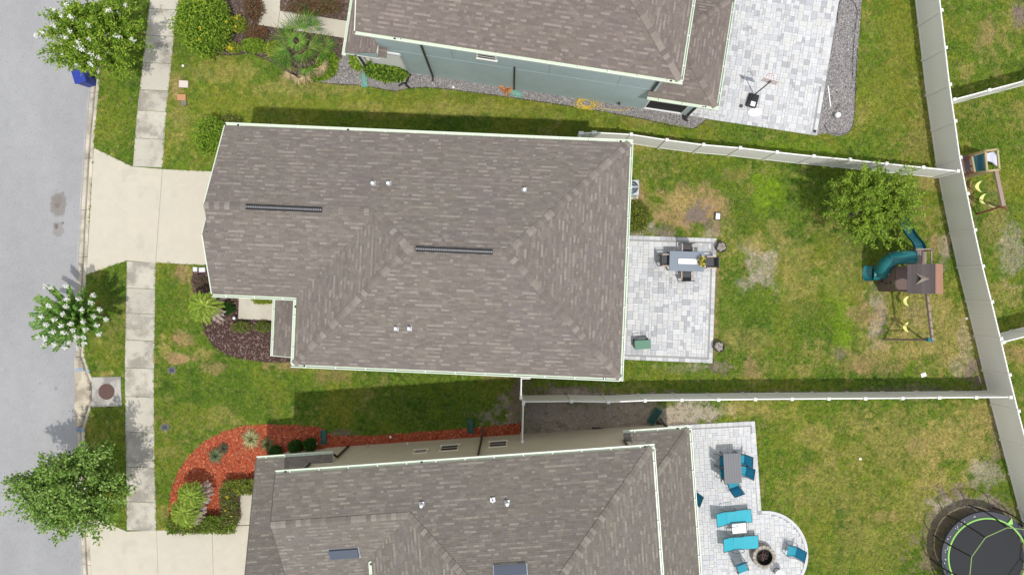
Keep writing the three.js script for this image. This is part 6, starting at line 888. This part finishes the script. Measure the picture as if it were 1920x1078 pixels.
for (const [px, py, label] of [[322, 694, 'grey water meter box in the lawn opposite the storm drain'], [309, 801, 'grey water meter box in the lawn nearest the red mulch']]) { const [x, z] = at(px, py), g = thing('meter_box', label, 'meter box', [x, 0, z], 0.05, 'meter boxes'); part('frame', rbx(0.42, 0.06, 0.32, 0, 0.03, 0, 0.02), std([0.13, 0.13, 0.14], 0.7, { map: grain }), g); part('lid', rbx(0.24, 0.02, 0.2, 0.0, 0.066, 0, 0.006), std([0.05, 0.05, 0.06], 0.6), g); }
{ const R = rng(123), c = at(1101, 193), pts = []; for (let i = 0; i < 34; i++) { const a = i * 1.5 + R() * 0.9, r = 0.3 + 0.5 * R(); pts.push([c[0] + Math.cos(a) * r * 1.0 + 0.12 * Math.sin(i), 0.05 + 0.05 * R(), c[1] + Math.sin(a) * r * 0.5]); } for (const q of [[1125, 202], [1140, 205], [1160, 207], [1175, 206], [1186, 200]]) { const p = at(...q); pts.push([p[0], 0.05, p[1]]); } single('garden_hose', [tube(pts, 0.014, 420, 6)], M2.hose, 'tangled yellow garden hose on the gravel', 'hose'); }
{ const [x, z] = at(760, 158), g = thing('downspout_extension', 'black flexible pipe end on the gravel by the hedge', 'pipe', [x, 0.02, z]); part('pipe', [tube([[0.3, 0.1, -0.5], [0.12, 0.08, -0.2], [0.05, 0.07, 0.05], [0.22, 0.06, 0.2]], 0.055, 26, 8)], MAT.black, g); part('branch_pipe', [tube([[-0.35, 0.06, 0.12], [-0.1, 0.07, -0.02], [0.08, 0.07, 0.0]], 0.05, 16, 8)], MAT.black, g); }
single('downspout_extension', [tube([[1290, 205], [1282, 212], [1281, 220], [1286, 226], [1290, 227]].map(q => { const p = at(...q); return [p[0], 0.07, p[1]]; }), 0.05, 30, 8)], MAT.black, 'black curled drain pipe on the gravel below the porch screen', 'pipe');
single('downspout_extension', [tube([[1232, 790], [1240, 796], [1248, 804]].map(q => { const p = at(...q); return [p[0], 0.07, p[1]]; }), 0.06, 20, 8)], std([0.06, 0.03, 0.02], 0.7), 'brown drain pipe beside the green trough', 'pipe');
single('drain_pipe', [tube([[1110, 802], [1125, 803], [1140, 807], [1147, 809]].map(q => { const p = at(...q); return [p[0], 0.06, p[1]]; }), 0.045, 20, 6)], std([0.05, 0.035, 0.03], 0.9), 'dark piece of pipe lying along the beige wall', 'pipe');
for (const [px, py, label, k] of [[366, 505, 'white paving block beside the driveway, left one', 0], [379, 506, 'white paving block beside the driveway, right one', 1]]) single('paving_block', [rbx(0.22 + 0.1 * k, 0.08, 0.24, 0, 0.05, 0, 0.015)], std([0.72, 0.71, 0.74], 0.8, { map: grain }), label, 'paving block', gp(px, py), 0.05 * k, 'white paving blocks by the driveway');
{ const p = at(443, 596), g = thing('path_light', 'small white path light at the corner of the entry pad', 'lamp', [p[0], 0, p[1]]); part('stake', [cyl(0.02, 0.02, 0.34, 0, 0.17, 0, 8)], MAT.darkMetal, g); part('shade', [cyl(0.03, 0.085, 0.06, 0, 0.36, 0, 18)], MAT.white, g); part('rim', [tor(0.085, 0.012, 0, 0.33, 0, 20, 6)], MAT.darkMetal, g); }
for (const [px, py, label] of [[343, 124, 'white sprinkler cap in the lawn above the pink utility lid'], [850, 164, 'white sprinkler cap on the gravel below the teal wall'], [593, 831, 'white cap on red mulch beside the clipped shrubs'], [1813, 597, 'white sprinkler cap in the yard near the long fence'], [1808, 1060 - 2, 'white sprinkler cap in the dry lawn near the trampoline'], [1613, 860, 'white cap in the middle of the lower lawn'], [732, 807 + 12, 'white pipe cap on red mulch against the beige wall']]) { const [x, z] = at(px, py), g = thing('sprinkler_cap', label, 'sprinkler', [x, 0, z], 0, 'white sprinkler caps'); part('cap', [cyl(0.06, 0.07, 0.05, 0, 0.05, 0, 14)], MAT.white, g); part('riser', [cyl(0.03, 0.03, 0.06, 0, 0.02, 0, 10)], MAT.black, g); }
// ------------------------------------------------------------ grass: small tufts over the lawn
{
  const R = rng(5001), t = new Tris();
  for (let b = 0; b < 7; b++) { const a = b * 0.9 + R(), r = 0.035 * R(), x = Math.cos(a * 2.3) * r, z = Math.sin(a * 2.3) * r, h = 0.022 + 0.02 * R(), l = 0.018 + 0.045 * R(), w = 0.0075, dx = Math.cos(a), dz = Math.sin(a), sx = -dz * w, sz = dx * w; t.quad([x - sx, 0, z - sz], [x + sx, 0, z + sz], [x + dx * l * 0.5 + sx * 0.8, h, z + dz * l * 0.5 + sz * 0.8], [x + dx * l * 0.5 - sx * 0.8, h, z + dz * l * 0.5 - sz * 0.8]); t.tri([x + dx * l * 0.5 - sx * 0.8, h, z + dz * l * 0.5 - sz * 0.8], [x + dx * l * 0.5 + sx * 0.8, h, z + dz * l * 0.5 + sz * 0.8], [x + dx * l * 1.3, h * 0.9, z + dz * l * 1.3]); }
  const tuft = t.geo(), walkPoly = [...WALK_W.map(q => at(...q)), ...[...WALK_E].reverse().map(q => at(...q))];
  const box = (px, py, h, deg, list) => { const [ox, oz] = at(px, py, h), a = deg * Math.PI / 180, c = Math.cos(a), s = Math.sin(a); return list.map(([u, v]) => [ox + u * c - v * s, oz + u * s + v * c]); };
  const shut = [walkPoly, DRIVE_1, DRIVE_2, WALK_S, PAD, WALK_N, PATIO_1, PATIO_2, PATIO_3, MULCH_1, MULCH_2, MULCH_3, GRAVEL_1, GRAVEL_2, pl([[172, 706], [227, 705], [229, 762], [172, 764]]),
    box(421, 236, 6, 2.45, [[0.6, 0.6], [16.9, 0.6], [16.9, 9.6], [4, 9.6], [4, 6.6], [0.6, 6.6]]), box(1275, 150, 6, 8.7, [[-13.6, -0.6], [-0.6, -0.6], [-0.6, -9], [-13.6, -9]]), box(1222, 840, 6, -4, [[-17.6, 0.6], [2, 0.6], [2, 10], [-17.6, 10]])].map(p => [p, boundsOf(p)]);
  const X0 = -25, X1 = 29, Z0 = -16.5, Z1 = 16.5, n = 560000, spots = [];
  for (let i = 0; i < n; i++) {
    const x = lerp(X0, X1, R()), z = lerp(Z0, Z1, R()); if (!inside(LAWN, x, z)) continue;
    let ok = true; for (const [p, b] of shut) if (x > b[0] && x < b[2] && z > b[1] && z < b[3] && inside(p, x, z)) { ok = false; break; } if (!ok) continue;
    const [c, bare] = turf(x, z); if (R() < bare * 0.86) continue; spots.push([x, z, c, bare]);
  }
  const im = new THREE.InstancedMesh(tuft, new THREE.MeshPhysicalMaterial({ roughness: 0.9, specularIntensity: 0.25, side: THREE.DoubleSide }), spots.length), M = new THREE.Matrix4(), Q = new THREE.Quaternion(), c = new THREE.Color(), Yv = V3(0, 1, 0);
  spots.forEach(([x, z, k, bare], i) => { const s = 0.75 + 0.75 * R() + 0.35 * noise(x * 0.9, z * 0.9, 5100); M.compose(V3(x, 0.001, z), Q.setFromAxisAngle(Yv, R() * 6.283), V3(s, s * (0.8 + 0.5 * R()) * (1 - 0.4 * bare), s)); im.setMatrixAt(i, M); const w = 0.78 + 1.05 * R(), y = R() < 0.12 ? 0.5 : 0; im.setColorAt(i, c.setRGB(lerp(k[0] * w, 0.36, y), lerp(k[1] * w, 0.30, y), lerp(k[2] * w, 0.12, y))); });
  shadowed(im); im.name = 'grass'; scene.add(im); tag(im, 'short grass growing over the lawns', 'grass', null, 'stuff');
}
renderer.render(scene, camera);
